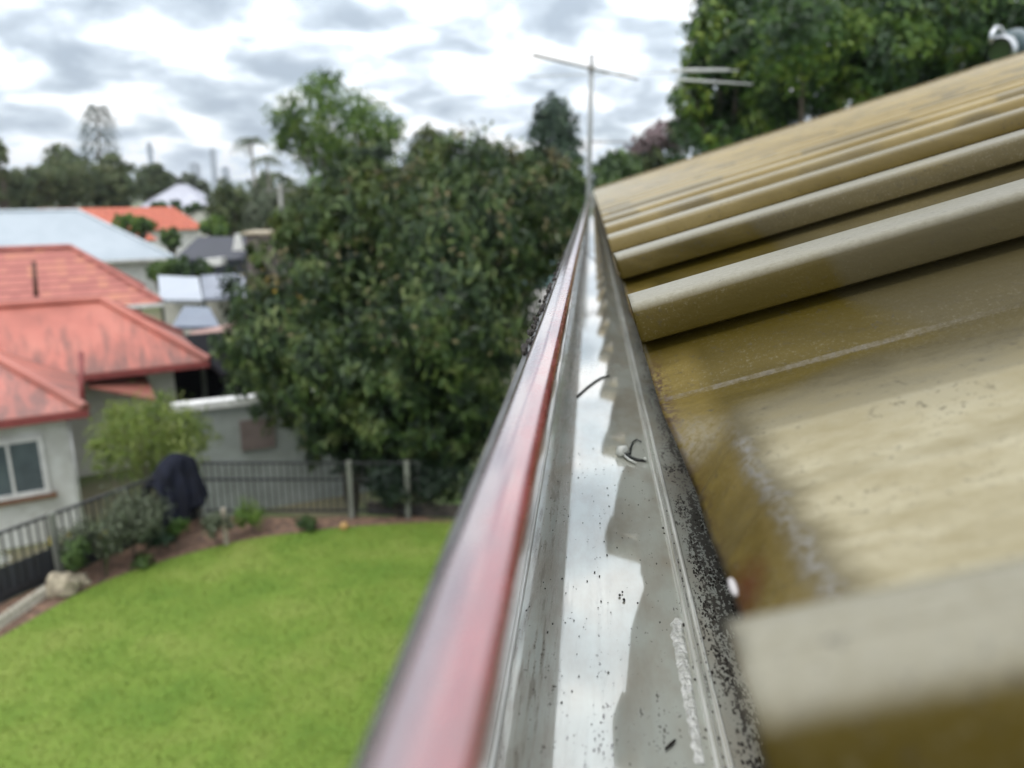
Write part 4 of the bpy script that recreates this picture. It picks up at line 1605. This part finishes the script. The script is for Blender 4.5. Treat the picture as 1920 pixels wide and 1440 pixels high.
# --- pale blue metal roof house
E4 = at_z(326, 482, .95)
d4, z4 = solve_inset(E4, -U2, V2, 146, 395)
bh = empty('metal_roofed_house', [E4[0], E4[1], GROUND2], 'house under a broad pale blue metal hip roof', 'house')
hip_roof(bh, E4, -U2, V2, 30, d4, z4, metal_sheet('pale_blue_metal', (.33, .375, .41), (.295, .34, .375)), mat('pale_cap', (.5, .56, .6), .5, scale=2), fascia_m=WHITE)
walls(bh, E4, -U2, V2, 30, 2 * d4, .7, GROUND2 - .1, .93, WHITE)

# --- far orange-roofed house with a lower wing
E5 = at_z(386, 428, .9)
d5, z5 = solve_inset(E5, -U2, V2, 325, 388)
oh = empty('orange_roofed_house', [E5[0], E5[1], GROUND2], 'house with a bright orange tiled roof and a lower orange wing', 'house')
hip_roof(oh, E5, -U2, V2, 17, d5, z5, ORTILE, None)
walls(oh, E5, -U2, V2, 17, 2 * d5, .6, GROUND2 - .1, .88, WHITE)
E6 = at_z(296, 449, .5)
d6, z6 = solve_inset(E6, -U2, V2, 286, 424)
hip_roof(oh, E6, -U2, V2, 9, max(d6, 1.4), z6, ORTILE, None)
walls(oh, E6, -U2, V2, 9, 2 * max(d6, 1.4), .4, GROUND2 - .1, .48, WHITE)

# --- white roof on the rise
WROOF = metal_sheet('white_metal', (.38, .39, .45), (.32, .33, .39))
a, b = RT, FW
wl, wr, wt = at_d(262, 382, 105), at_d(398, 388, 105), at_d(322, 348, 110)
wh = empty('white_roofed_house', [wl[0], wl[1], GROUND2 - 1], 'distant house with a pale white roof among trees', 'house')
d7 = 2.6
E7 = wr.copy()
hip_roof(wh, E7, -RT, FW, np.linalg.norm(wr - wl), 4.3, wt[2] + .1, WROOF, WROOF, D=2 * d7)
walls(wh, E7, -RT, FW, np.linalg.norm(wr - wl), 2 * d7, .5, GROUND2 - 2, wr[2] - .03, CREAM)

# --- navy shed, brown shed, small roofs in the middle distance
NAVY = mat('navy_roof', (.03, .035, .055), .5, col2=(.024, .03, .045), scale=.8)
e8 = at_d(458, 486, 44)
ns = empty('navy_roofed_shed', [e8[0], e8[1], GROUND2], 'shed with a dark navy roof and a white skylight', 'shed')
aw = -RT
hip_roof(ns, e8, aw, FW, 4.05, 1.1, at_d(440, 442, 45.5)[2], NAVY, None, ends=(False, True))
walls(ns, e8, aw, FW, 4.0, 2.2, .12, gz(e8) - .2, e8[2] - .03, NAVY)
q = MB()
k1, k2 = at_d(378, 494, 43.2), at_d(420, 489, 43.2)
dd_ = (k2 - k1) / np.linalg.norm(k2 - k1)
q.box((k1 + k2) / 2, (np.linalg.norm(k2 - k1), .7, .42), (dd_, FW, UP))
q.build('skylight', WHITE, ns)
q = MB()
gb = at_d(447, 470, 43.6)
q.add([gb + RT * .35, gb - RT * .35, gb - RT * .1 + UP * .95, gb + RT * .12 + UP * .95] + [v + FW * .1 for v in (gb + RT * .35, gb - RT * .35, gb - RT * .1 + UP * .95, gb + RT * .12 + UP * .95)],
      [(0, 1, 2, 3), (7, 6, 5, 4), (0, 4, 5, 1), (1, 5, 6, 2), (2, 6, 7, 3), (3, 7, 4, 0)])
q.build('gable_end', WHITE, ns)
b0, b1 = at_d(462, 470, 41), at_d(540, 470, 41)
bs = empty('brown_shed', [b0[0], b0[1], GROUND2], 'brown timber shed with a tan roof edge beside the power pole', 'shed')
q = MB()
hz_ = at_d(462, 440, 41)[2]
q.box(np.array([*((b0 + b1) / 2 + FW)[:2], (GROUND2 - .1 + hz_) / 2]), (np.linalg.norm(b1 - b0), 2, hz_ - GROUND2 + .1), (RT, FW, UP))
q.build('wall', mat('brown_board', (.14, .115, .11), .8, scale=4), bs)
q = MB()
q.box(np.array([*((b0 + b1) / 2 + FW)[:2], hz_ + .08]), (np.linalg.norm(b1 - b0) + .3, 2.3, .14), (RT, FW, UP))
q.build('roof', mat('tan_edge', (.42, .36, .26), .7, scale=4), bs)


def flat_roof(name, label, pts, depth, thick, m, zb=GROUND2, cat='shed'):
    """skillion roof through four measured corners, on four posts with a back wall"""
    P_ = [at_d(x, y, d) for (x, y, d) in pts]
    root = empty(name, [P_[0][0], P_[0][1], zb], label, cat)
    q = MB()
    q.hexa([p - np.array([0, 0, thick]) for p in P_] + P_)
    q.build('roof', m, root)
    for p in P_:
        c = np.mean(P_, 0)
        pp = p + (c - p) * .06
        q = MB()
        q.box((pp[0], pp[1], (zb - .1 + p[2] - thick) / 2), (.1, .1, p[2] - thick - zb + .1))
        q.build('post', TIMBER, root)
    q = MB()
    w_ = (P_[3] + P_[2]) / 2
    v = P_[2] - P_[3]
    v[2] = 0
    l_ = np.linalg.norm(v)
    v /= l_
    zt_ = min(P_[2][2], P_[3][2]) - thick - .02
    q.box(((w_ + (P_[0] - P_[3]) * .08)[0], (w_ + (P_[0] - P_[3]) * .08)[1], (zb + zt_) / 2), (l_ * .96, .1, zt_ - zb), (v, np.cross(UP, v), UP))
    q.build('wall', CREAM, root)
    return root


flat_roof('patio_cover', 'white metal patio roof right of the terracotta tiles', [(300, 562, 31), (380, 562, 31), (372, 520, 35), (296, 516, 35)], 0, .12, metal_sheet('white_patio', (.37, .40, .45), (.33, .36, .41)), cat='patio roof')
flat_roof('patio_cover', 'grey metal patio roof beside the white one', [(381, 560, 32), (460, 556, 32), (458, 512, 36.5), (376, 516, 36.5)], 0, .12, metal_sheet('grey_patio', (.18, .20, .25), (.155, .17, .215)), cat='patio roof')
flat_roof('blue_roofed_shed', 'small shed with a dull blue roof beyond the red eave', [(322, 612, 24), (412, 612, 24), (392, 576, 27), (345, 574, 27)], 0, .1, metal_sheet('dull_blue', (.12, .15, .20), (.10, .12, .17)))
flat_roof('pink_roofed_shed', 'small shed with a faded pink roof against the big tree', [(375, 662, 21), (440, 660, 21), (440, 606, 24), (355, 622, 24)], 0, .1, mat('faded_pink', (.34, .2, .17), .7, col2=(.25, .16, .13), scale=2))
flat_roof('teal_shed', 'teal shed glimpsed between the big tree and the gutter', [(955, 545, 24), (1075, 540, 24), (1070, 492, 27), (945, 487, 27)], 0, .35, mat('teal_wall', (.02, .07, .075), .6, scale=3))
flat_roof('grey_roofed_shed', 'small pale grey roofed shed right of the big tree trunk', [(985, 600, 19), (1075, 600, 19), (1060, 540, 22), (975, 542, 22)], 0, .12, mat('pale_shed_roof', (.36, .34, .32), .7, scale=3))

# ------------------------------------------------------------------ power pole
pp0 = at_d(527, 474, 40)
pb = np.array([pp0[0], pp0[1], gz(pp0)])
pole = empty('power_pole', pb, 'grey timber power pole beside the brown shed', 'power pole')
q = MB()
q.tube([pb, at_d(525, 345, 40)], [.16, .11], 10)
q.build('pole', mat('pole_grey', (.24, .24, .22), .85, scale=5), pole, True)
q = MB()
q.box(at_d(525, 356, 40), (1.6, .1, .12), (RT, FW, UP))
q.build('crossarm', TIMBER, pole)

# ------------------------------------------------------------------ far towers
for (px, top, w, dep, lab) in ((288, 268, 8, 2600, 'slim distant city tower above the left treetops'), (404, 279, 9, 2700, 'slim distant city tower near the tall palms'),
                               (368, 305, 16, 2700, 'low wide distant city block left of the second tower'), (425, 312, 12, 2650, 'low distant city block beside the palms')):
    p0 = at_d(px, 345, dep)
    wd = w * dep / F_PX
    h = at_d(px, top, dep)[2]
    tw = empty('city_tower', [p0[0], p0[1], -10], lab, 'tower', 'towers on the city skyline')
    q = MB()
    q.box((p0[0], p0[1], (h * .93 - 10) / 2), (wd, wd, h * .93 + 10), (RT, FW, UP))
    q.build('shaft', mat('tower_blue', (.16, .19, .215), .6, col2=(.13, .155, .18), scale=.02), tw)
    q = MB()
    q.box((p0[0], p0[1], h * .965), (wd * .6, wd * .6, h * .07), (RT, FW, UP))
    q.build('crown', MATS['tower_blue'], tw)

# ------------------------------------------------------------------ vegetation
MANGO = leaf_mat('mango_leaf', [(.008, .019, .008), (.014, .032, .011), (.026, .053, .016), (.052, .092, .023), (.095, .14, .036), (.145, .175, .058)], .5, .18, 2.2)
PANICLE = leaf_mat('mango_panicle', [(.10, .09, .043), (.135, .12, .058), (.165, .14, .07), (.19, .16, .082)], .9, .2)
mango_px = [(540, 640, 95), (470, 560, 60), (500, 690, 80), (600, 520, 100), (610, 700, 90), (700, 620, 120), (560, 440, 60), (660, 420, 90), (730, 500, 110),
            (760, 370, 85), (830, 440, 110), (850, 590, 120), (880, 330, 75), (930, 420, 95), (940, 560, 90), (960, 330, 60), (1010, 390, 70), (1030, 480, 50),
            (800, 720, 110), (680, 770, 80), (900, 700, 80), (760, 820, 75), (580, 770, 50), (1000, 320, 50), (445, 650, 45), (520, 760, 50), (620, 800, 55), (700, 840, 55), (840, 840, 60), (880, 780, 60), (760, 880, 50), (660, 330, 55), (700, 300, 45), (1050, 350, 45), (690, 800, 70), (760, 790, 75), (830, 800, 70), (720, 890, 45), (830, 900, 45), (610, 850, 35)]
mango_near = [(640, 770, 60), (720, 780, 70), (800, 790, 75), (870, 760, 70), (760, 720, 70), (680, 720, 60), (850, 830, 55)]
mb_ = px_blobs(mango_px, 14.0, 1.3) + px_blobs(mango_near, 12.3, .5)
mbase = at_d(800, 905, 14.6)
mbase[2] = gz(mbase)
mango = tree('mango_tree', 'big dark mango tree with brownish flower panicles in the middle of the view', mbase, mb_, 66000, .19, MANGO, trunk_r=.24, per=22, cl=.26, inner=.4, aspect=.3, droop=.7)
P, nn, d = scatter(mb_, 5200, 16, .28, .92, 1, .8)
keep = (nn[:, 2] > .25) & (P[:, 2] > 2.9 + rng.uniform(-.5, 2.2, len(P)))
P, nn = P[keep], nn[keep]
link_mesh('panicles', leaves_mesh('panicles', P, nn, np.full(len(P), .13), .5, -.6), PANICLE, mango, label='brownish flower panicles over the upper crown')
P, nn, d = scatter(px_blobs([(545, 425, 34), (620, 395, 40), (700, 370, 34), (655, 450, 30), (820, 305, 34), (960, 335, 34), (480, 480, 26), (770, 455, 26), (1000, 400, 28), (590, 580, 24)], 13.2), 2200, 14, .35, .4)
link_mesh('lit_leaves', leaves_mesh('lit_leaves', P, nn, np.full(len(P), .17), .34, .4), leaf_mat('mango_lit', [(.05, .085, .02), (.085, .125, .028), (.13, .165, .04)], .5, .3, 2.0), mango)  # brighter leaf colour painted as light on the upper crown
P, nn, d = scatter(px_blobs([(515, 540, 40), (640, 690, 60), (790, 690, 50), (560, 560, 60), (920, 700, 40)], 13.4), 60, 3, .3, .7)
link_mesh('yellow_leaves', leaves_mesh('yellow_leaves', P, nn, np.full(len(P), .16), .4), leaf_mat('yellow_leaf', [(.4, .25, .03), (.45, .3, .05)], .6, .3), mango)

G_OLIVE = leaf_mat('olive_leaf', [(.04, .06, .022), (.062, .088, .03), (.092, .118, .04), (.135, .158, .062)], .6, .25)
G_MID = leaf_mat('mid_leaf', [(.025, .055, .018), (.045, .085, .024), (.075, .13, .03), (.12, .185, .045)], .55, .3)
G_BRIGHT = leaf_mat('bright_leaf', [(.04, .085, .018), (.065, .13, .02), (.115, .20, .03), (.19, .27, .05)], .5, .35)
G_DARK = leaf_mat('dark_leaf', [(.018, .042, .024), (.028, .06, .03), (.04, .075, .035)], .5, .2)
G_FAR = leaf_mat('far_leaf', [(.055, .08, .035), (.08, .108, .045), (.11, .14, .058), (.15, .17, .08)], .7, .3, .5)  # greens paled to put distance haze into the colour
G_GREY = leaf_mat('grey_leaf', [(.08, .10, .06), (.11, .13, .08), (.06, .085, .045)], .6, .25)
G_RIGHT = leaf_mat('right_leaf', [(.014, .036, .012), (.024, .058, .017), (.045, .10, .022), (.095, .175, .026), (.20, .27, .04)], .45, .32, .9)
G_LIME = leaf_mat('lime_leaf', [(.10, .16, .03), (.16, .22, .04), (.21, .27, .06), (.27, .31, .10)], .6, .4, 4.0)
PINK = leaf_mat('pink_flower', [(.15, .115, .115), (.21, .155, .16), (.27, .2, .21)], .8, .3)


def auto_tree(name, label, px, top, bot, w, dep, lm, n=3200, leaf=None, group=None, tr=None, k=9, blobs=None, **kw):
    bl_ = blobs or mass_blobs(px, top, bot, w, dep, k)
    c = np.mean([b_[0] for b_ in bl_], 0)
    base = [c[0], c[1], gz(c)]
    leaf = leaf or .0075 * dep + .06
    return tree(name, label, base, bl_, n, leaf, lm, group=group, trunk_r=tr or .0035 * dep + .05, **kw)


# tall broken-crowned tree left of centre
cb = px_blobs([(545, 215, 42), (570, 260, 44), (600, 195, 44), (622, 150, 26), (640, 250, 50), (660, 205, 42), (700, 235, 45), (735, 250, 34), (690, 290, 45), (610, 300, 50), (535, 260, 30), (590, 160, 22)], 46, 1.0)
auto_tree('broadleaf_tree', 'tall tree with a broken bright crown and sky gaps left of centre', 0, 0, 0, 0, 46, G_BRIGHT, 7500, .36, blobs=cb, cl=.36, per=14, inner=.35)
auto_tree('broadleaf_tree', 'round dark green tree just left of the antenna mast', 1042, 178, 345, 128, 60, G_DARK, 4200, .5)
auto_tree('broadleaf_tree', 'olive tree with an uneven top right of the tall broken tree', 805, 232, 360, 110, 42, G_OLIVE, 2600)
auto_tree('broadleaf_tree', 'olive tree between the uneven olive tree and the round dark tree', 915, 258, 370, 120, 36, G_OLIVE, 2600)
auto_tree('broadleaf_tree', 'dull green tree under the tall broken tree', 690, 300, 420, 170, 38, G_OLIVE, 3400)
auto_tree('broadleaf_tree', 'grey green tree rising behind the brown shed', 500, 345, 450, 110, 55, G_GREY, 2600)
auto_tree('broadleaf_tree', 'dark olive tree right of the white distant roof', 432, 335, 455, 100, 70, G_OLIVE, 2800)
auto_tree('broadleaf_tree', 'dense green tree at the power pole', 575, 340, 470, 120, 44, G_OLIVE, 3000)
auto_tree('broadleaf_tree', 'leafy tree peeping over the end of the gutter beside the mast', 1160, 280, 380, 110, 34, G_MID, 3000)
auto_tree('broadleaf_tree', 'low green tree between the mango and the mast', 1075, 300, 470, 90, 30, G_MID, 2600)
auto_tree('broadleaf_tree', 'bright green bush below the orange roof', 402, 402, 452, 62, 66, G_BRIGHT, 1300)
auto_tree('broadleaf_tree', 'green tree over the orange wing', 255, 400, 440, 100, 62, G_BRIGHT, 1300)
auto_tree('broadleaf_tree', 'scrubby bush below the pale blue roof', 345, 480, 530, 120, 38, G_MID, 1800)
auto_tree('broadleaf_tree', 'bushy tree below the far left skyline', 45, 310, 420, 150, 80, G_FAR, 3000)
auto_tree('broadleaf_tree', 'domed dark tree left of the bare crowned pine', 120, 268, 400, 130, 84, G_FAR, 3200)
auto_tree('broadleaf_tree', 'dark tree at the foot of the bare crowned pine', 212, 285, 410, 110, 88, G_FAR, 3000)
auto_tree('broadleaf_tree', 'grey green tree below the first city tower', 285, 305, 375, 80, 120, G_FAR, 2200)
auto_tree('broadleaf_tree', 'low tree behind the white distant roof', 350, 325, 385, 110, 135, G_GREY, 2200)
auto_tree('broadleaf_tree', 'tree cut by the left edge of the picture', -5, 262, 400, 50, 75, G_FAR, 1600)
auto_tree('broadleaf_tree', 'small tree hiding the right end of the orange roof', 320, 425, 470, 50, 58, G_MID, 900)
auto_tree('broadleaf_tree', 'dim tree behind the teal shed', 1000, 430, 540, 100, 30, G_DARK, 2000)
auto_tree('broadleaf_tree', 'shaded green tree behind the mango trunk', 900, 600, 760, 160, 22, G_DARK, 2400)
auto_tree('broadleaf_tree', 'leafy bush against the grey wall with white capping', 655, 730, 900, 130, 13.6, G_DARK, 2600, .16)
auto_tree('broadleaf_tree', 'bush hiding the wall under the distant white roof', 330, 376, 402, 120, 95, G_MID, 1200)
auto_tree('broadleaf_tree', 'low shrub under the right corner of the pale blue roof', 300, 488, 530, 60, 43, G_BRIGHT, 900)
# more trees further out, closing the skyline
for i, (px, top, w, dep, lab) in enumerate(((-160, 290, 190, 110, 'outermost tree past the left edge'), (500, 318, 150, 150, 'pale far tree behind the palms'), (640, 318, 170, 150, 'far tree behind the tall broken tree'),
                                        (780, 300, 150, 120, 'far tree behind the uneven olive tree'), (880, 285, 130, 110, 'far tree left of the round dark tree'), (1180, 300, 150, 90, 'far tree behind the leafy one at the mast'),
                                        (160, 318, 220, 170, 'far tree behind the bare crowned pine'), (330, 335, 160, 220, 'farthest tree under the two city towers'))):
    auto_tree('broadleaf_tree', lab, px, top, 400, w, dep, (G_GREY, G_FAR, G_FAR)[i % 3], 2000)

# pink flowering tree
pf = auto_tree('flowering_tree', 'pink flowering tree at the left foot of the big right trees', 1225, 245, 350, 110, 40, G_OLIVE, 1800)
P, nn, _ = scatter(px_blobs([(1255, 252, 26), (1225, 262, 24), (1195, 275, 20), (1268, 270, 22), (1240, 240, 14)], 39), 1500, 8, .3, .5)
link_mesh('blossom', leaves_mesh('blossom', P, nn, np.full(len(P), .22), .7), PINK, pf)

# the big trees behind the roof on the right
rb1 = px_blobs([(1315, 110, 42), (1300, 190, 45), (1290, 245, 35), (1345, 50, 60), (1350, 160, 60), (1380, -20, 70), (1330, 235, 45), (1400, 90, 70), (1400, 200, 60), (1440, -80, 80), (1450, 20, 80), (1300, 290, 45), (1360, 270, 50), (1430, 250, 50), (1420, 150, 60)], 21, 1.2)
auto_tree('broadleaf_tree', 'leftmost of the big dense trees behind the roof', 0, 0, 0, 0, 21, G_RIGHT, 15000, .24, blobs=rb1, tr=.3, per=12)
rb2 = px_blobs([(1500, 60, 90), (1480, 150, 70), (1560, -40, 110), (1590, 80, 90), (1550, 160, 60), (1640, 20, 90), (1640, 120, 70), (1600, -120, 90), (1520, 230, 60), (1450, 210, 60), (1600, 200, 60), (1680, 180, 60)], 18, 1.2)
auto_tree('broadleaf_tree', 'bright middle one of the big dense trees behind the roof', 0, 0, 0, 0, 18, G_RIGHT, 17000, .21, blobs=rb2, tr=.3, per=12)
rb3 = px_blobs([(1700, 60, 80), (1740, -60, 110), (1790, 30, 90), (1850, -60, 110), (1870, 40, 80), (1930, -10, 100), (1720, 130, 60), (1960, 60, 70), (1800, 110, 60), (1760, 150, 50), (1660, 80, 60)], 19, 1.2)
auto_tree('broadleaf_tree', 'rightmost of the big dense trees above the roof vent', 0, 0, 0, 0, 19, G_RIGHT, 15000, .22, blobs=rb3, tr=.3, per=12)
P, nn, _ = scatter(px_blobs([(1700, 85, 45), (1660, 130, 30), (1740, 40, 40), (1480, 30, 30), (1600, 60, 40)], 16.8), 1500, 12, .4, .3)
rt = [o_ for o_ in bpy.data.objects if o_.get('label', '').startswith('bright middle')][0]
link_mesh('lit_leaves', leaves_mesh('lit_leaves', P, nn, np.full(len(P), .2), .45), G_BRIGHT, rt)  # bright clumps coloured to look like sunlit patches

# bare-crowned pine (ring of tufts on arching branches)
pd = 105
pbx = at_d(186, 345, pd)
pb = np.array([pbx[0], pbx[1], gz(pbx)])
pine = empty('bunya_pine', pb, 'tall pine with a thin domed crown on the left skyline', 'tree')
q = MB()
ptop = at_d(182, 203, pd)
q.tube([pb, at_d(186, 300, pd), ptop], [.32, .2, .06], 8)
CP, CN = [], []
for z_i in range(11):
    f_ = z_i / 10
    cy = 208 + 84 * f_
    st_ = at_d(184, cy, pd)
    rr = (8 + 27 * math.sin(math.pi * min(.55, .12 + f_ * .6))) * pd / F_PX
    for k in range(9):
        a = 2 * math.pi * (k + z_i * .37) / 9
        e_ = st_ + np.array([math.cos(a) * rr, math.sin(a) * rr, rr * (.25 - .75 * f_)])
        m_ = (st_ + e_) / 2 + [0, 0, rr * .16]
        q.tube([st_, m_, e_], [.05, .04, .02], 5)
        for t in np.linspace(.55, 1.05, 9):
            CP.append(st_ + (e_ - st_) * t + [0, 0, rr * .32 * (1 - t) * t * 2] + rng.normal(0, .12, 3))
            CN.append(rng.normal(0, 1, 3))
q.build('trunk', GREY_BARK, pine, True)
CP, CN = np.array(CP), np.array(CN)
link_mesh('crown', leaves_mesh('crown', CP, CN, np.full(len(CP), .55), .35), G_DARK, pine)


# palms and the banana clump
def palm(label, base, top, nf, fl, lm, seed, name='palm_tree', wid=.5, up=.85):
    r_ = random.Random(seed)
    root = empty(name, base, label, 'palm' if name == 'palm_tree' else 'plant')
    q = MB()
    base, top = np.array(base, float), np.array(top, float)
    q.tube([base, (base + top) / 2 + [.1, 0, 0], top], [fl * .07, fl * .05, fl * .04], 8)
    q.build('trunk', GREY_BARK, root, True)
    C_, N_a = [], []
    V_, F_ = [], []
    for i in range(nf):
        a = 2 * math.pi * (i + r_.random() * .6) / nf
        el = up * r_.uniform(.5, 1.4)
        prevp = None
        for s_ in range(11):
            t = s_ / 10
            x = fl * t
            z = fl * (math.sin(el) * t - .95 * t * t)
            p = top + np.array([math.cos(a) * x * math.cos(el), math.sin(a) * x * math.cos(el), z])
            sdv = np.array([-math.sin(a), math.cos(a), 0])
            w = wid * fl * .5 * math.sin(math.pi * min(1, .08 + t * .92)) ** .7
            if prevp is not None:
                pp_, pw = prevp
                for sg in (-1, 1):
                    o_ = len(V_)
                    V_ += [pp_, p, p + sdv * sg * w + (p - pp_) * .5 + [0, 0, -w * .5], pp_ + sdv * sg * pw + (p - pp_) * .35 + [0, 0, -pw * .5]]
                    # leaflets: three narrow strips instead of a solid blade
                    V_.pop(); V_.pop(); V_.pop(); V_.pop()
                    for u in (.0, .34, .67):
                        b0_ = pp_ + (p - pp_) * u
                        b1_ = pp_ + (p - pp_) * (u + (.2 if name == 'palm_tree' else .36))
                        tipv = b0_ + sdv * sg * w + (p - pp_) * .9 + np.array([0, 0, -w * .45])
                        o_ = len(V_)
                        V_ += [b0_, b1_, tipv]
                        F_.append((o_, o_ + 1, o_ + 2))
            prevp = (p, w)
    link_mesh('crown', py_mesh('crown', V_, F_), lm, root)
    return root


for (px, py, dep, fl, lab) in ((470, 268, 60, 2.4, 'palm with drooping fronds left of the tall broken tree'), (500, 300, 58, 2.0, 'shorter palm beside the drooping one')):
    t_ = at_d(px, py, dep)
    palm(lab, [t_[0], t_[1], gz(t_)], t_, 13, fl, G_GREY, px)
for (px, py, dep, fl, lab) in ((600, 345, 33, 1.5, 'bright banana plant with broad leaves above the mango'), (645, 345, 33, 1.2, 'smaller banana plant right of the bright one')):
    t_ = at_d(px, py, dep)
    palm(lab, [t_[0], t_[1], gz(t_)], t_, 9, fl, G_BRIGHT, px, 'banana_plant', .34, 1.1)

G_SHADE = leaf_mat('shade_leaf', [(.006, .016, .009), (.011, .026, .012), (.018, .038, .016)], .5, .15)  # leaf green darkened to stand for the shade under the mango
# light shrub over the left fence
sb = px_blobs([(205, 830, 38), (235, 800, 48), (275, 790, 48), (320, 800, 52), (360, 810, 40), (250, 850, 45), (300, 855, 45), (345, 850, 38), (190, 870, 28), (220, 770, 22), (300, 758, 22)], 12.4, 1.0)
sc_ = np.mean([b_[0] for b_ in sb], 0)
tree('leafy_shrub', 'light green wispy shrub over the left fence', [sc_[0], sc_[1], gz(sc_)], sb, 5200, .12, G_LIME, 'shrub', trunk_r=.05, per=9, cl=.5, inner=.3, aspect=.26, droop=-.5)
# grey-green plants in the bed along the fence
for (px, top, by, w, n, lm, lab) in ((252, 893, 1052, 130, 2600, G_GREY, 'grey green bush below the black cloth'), (195, 950, 1076, 100, 1500, G_GREY, 'grey bush left of the larger bush below the cloth'),
                                     (150, 985, 1096, 64, 800, G_MID, 'mid green plant near the grey fence post'), (300, 985, 1040, 56, 500, G_DARK, 'dark low plant at the foot of the black cloth'),
                                     (335, 958, 1030, 44, 420, G_BRIGHT, 'bright green seedling below the corner post'), (478, 935, 1002, 72, 600, G_BRIGHT, 'green clump on the pink mulch'),
                                     (575, 965, 996, 44, 350, G_MID, 'small dark clump at the far lawn edge'), (405, 945, 1022, 60, 700, G_GREY, 'grey plant right of the corner post'),
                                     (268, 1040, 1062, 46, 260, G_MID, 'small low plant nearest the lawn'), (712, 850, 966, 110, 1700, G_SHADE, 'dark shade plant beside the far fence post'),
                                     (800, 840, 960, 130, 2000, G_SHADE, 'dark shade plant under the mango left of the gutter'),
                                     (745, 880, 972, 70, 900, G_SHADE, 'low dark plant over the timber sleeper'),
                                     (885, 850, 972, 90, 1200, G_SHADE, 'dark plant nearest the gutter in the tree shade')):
    gp = at_z(px, by, 0.0)
    dep = float((gp - CAM) @ (cp * FW - sp * UP))
    H_ = (by - top) * dep / F_PX * 1.02
    Rw = w / 2 * dep / F_PX
    bl_ = [(gp + [rng.normal(0, Rw * .4), rng.normal(0, Rw * .25), H_ * rng.uniform(.4, .75)], min(Rw, H_) * .5) for _ in range(7)]
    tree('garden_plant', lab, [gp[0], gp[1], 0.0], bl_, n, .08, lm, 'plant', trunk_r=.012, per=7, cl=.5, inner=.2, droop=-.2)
YEL = leaf_mat('yellow_petal', [(.75, .62, .03), (.65, .5, .03)], .6, .3)
for (px, py, n, lab) in ((96, 1012, 22, 'yellow flowers beside the grey fence post'), (130, 1000, 14, 'small yellow flower cluster left of the grey bush'), (200, 1003, 10, 'few yellow blooms in the grey bush')):
    gp = at_z(px, 1084, .0)
    root = empty('flowering_plant', [gp[0], gp[1], 0], lab, 'flowers')
    tp = at_d(px, py, float((gp - CAM) @ (cp * FW - sp * UP)))
    q = MB()
    for i in range(5):
        q.tube([gp + rng.normal(0, .01, 3) * [1, 1, 0], tp + rng.normal(0, .03, 3)], [.005, .003], 5)
    q.build('stem', G_MID, root)
    P = tp + rng.normal(0, .035, (n, 3))
    link_mesh('petals', leaves_mesh('petals', P, rng.normal(0, 1, (n, 3)) + [0, 0, 1], np.full(n, .06), .7), YEL, root)
gp = at_z(0, 1080, 0)
tp = at_d(2, 1050, float((gp - CAM) @ (cp * FW - sp * UP)))
wf = empty('flowering_plant', [gp[0], gp[1], 0], 'pale flowers at the left edge against the dark fence', 'flowers')
q = MB()
for i in range(5):
    q.tube([gp, tp + rng.normal(0, .04, 3)], [.005, .003], 5)
q.build('stem', G_MID, wf)
P = tp + rng.normal(0, .05, (26, 3))
link_mesh('petals', leaves_mesh('petals', P, rng.normal(0, 1, (26, 3)) + [0, 0, 1], np.full(26, .06), .7), leaf_mat('white_petal', [(.6, .62, .6), (.5, .52, .5)], .6, .3), wf)

# ------------------------------------------------------------------ air between here and the city
hz = MB()
hz.box((0, 0, 42.5), (9900, 9900, 111))
ho = hz.build('haze', None)
ho['kind'] = 'stuff'
hmat = bpy.data.materials.new('haze_air')
hmat.use_nodes = True
ht = hmat.node_tree
for n_ in list(ht.nodes):
    ht.nodes.remove(n_)
pv = ht.nodes.new('ShaderNodeVolumePrincipled')
pv.inputs['Color'].default_value = (.86, .92, 1.0, 1)
pv.inputs['Density'].default_value = .00022
pv.inputs['Anisotropy'].default_value = .3
hout = ht.nodes.new('ShaderNodeOutputMaterial')
ht.links.new(pv.outputs[0], hout.inputs['Volume'])
ho.data.materials.append(hmat)
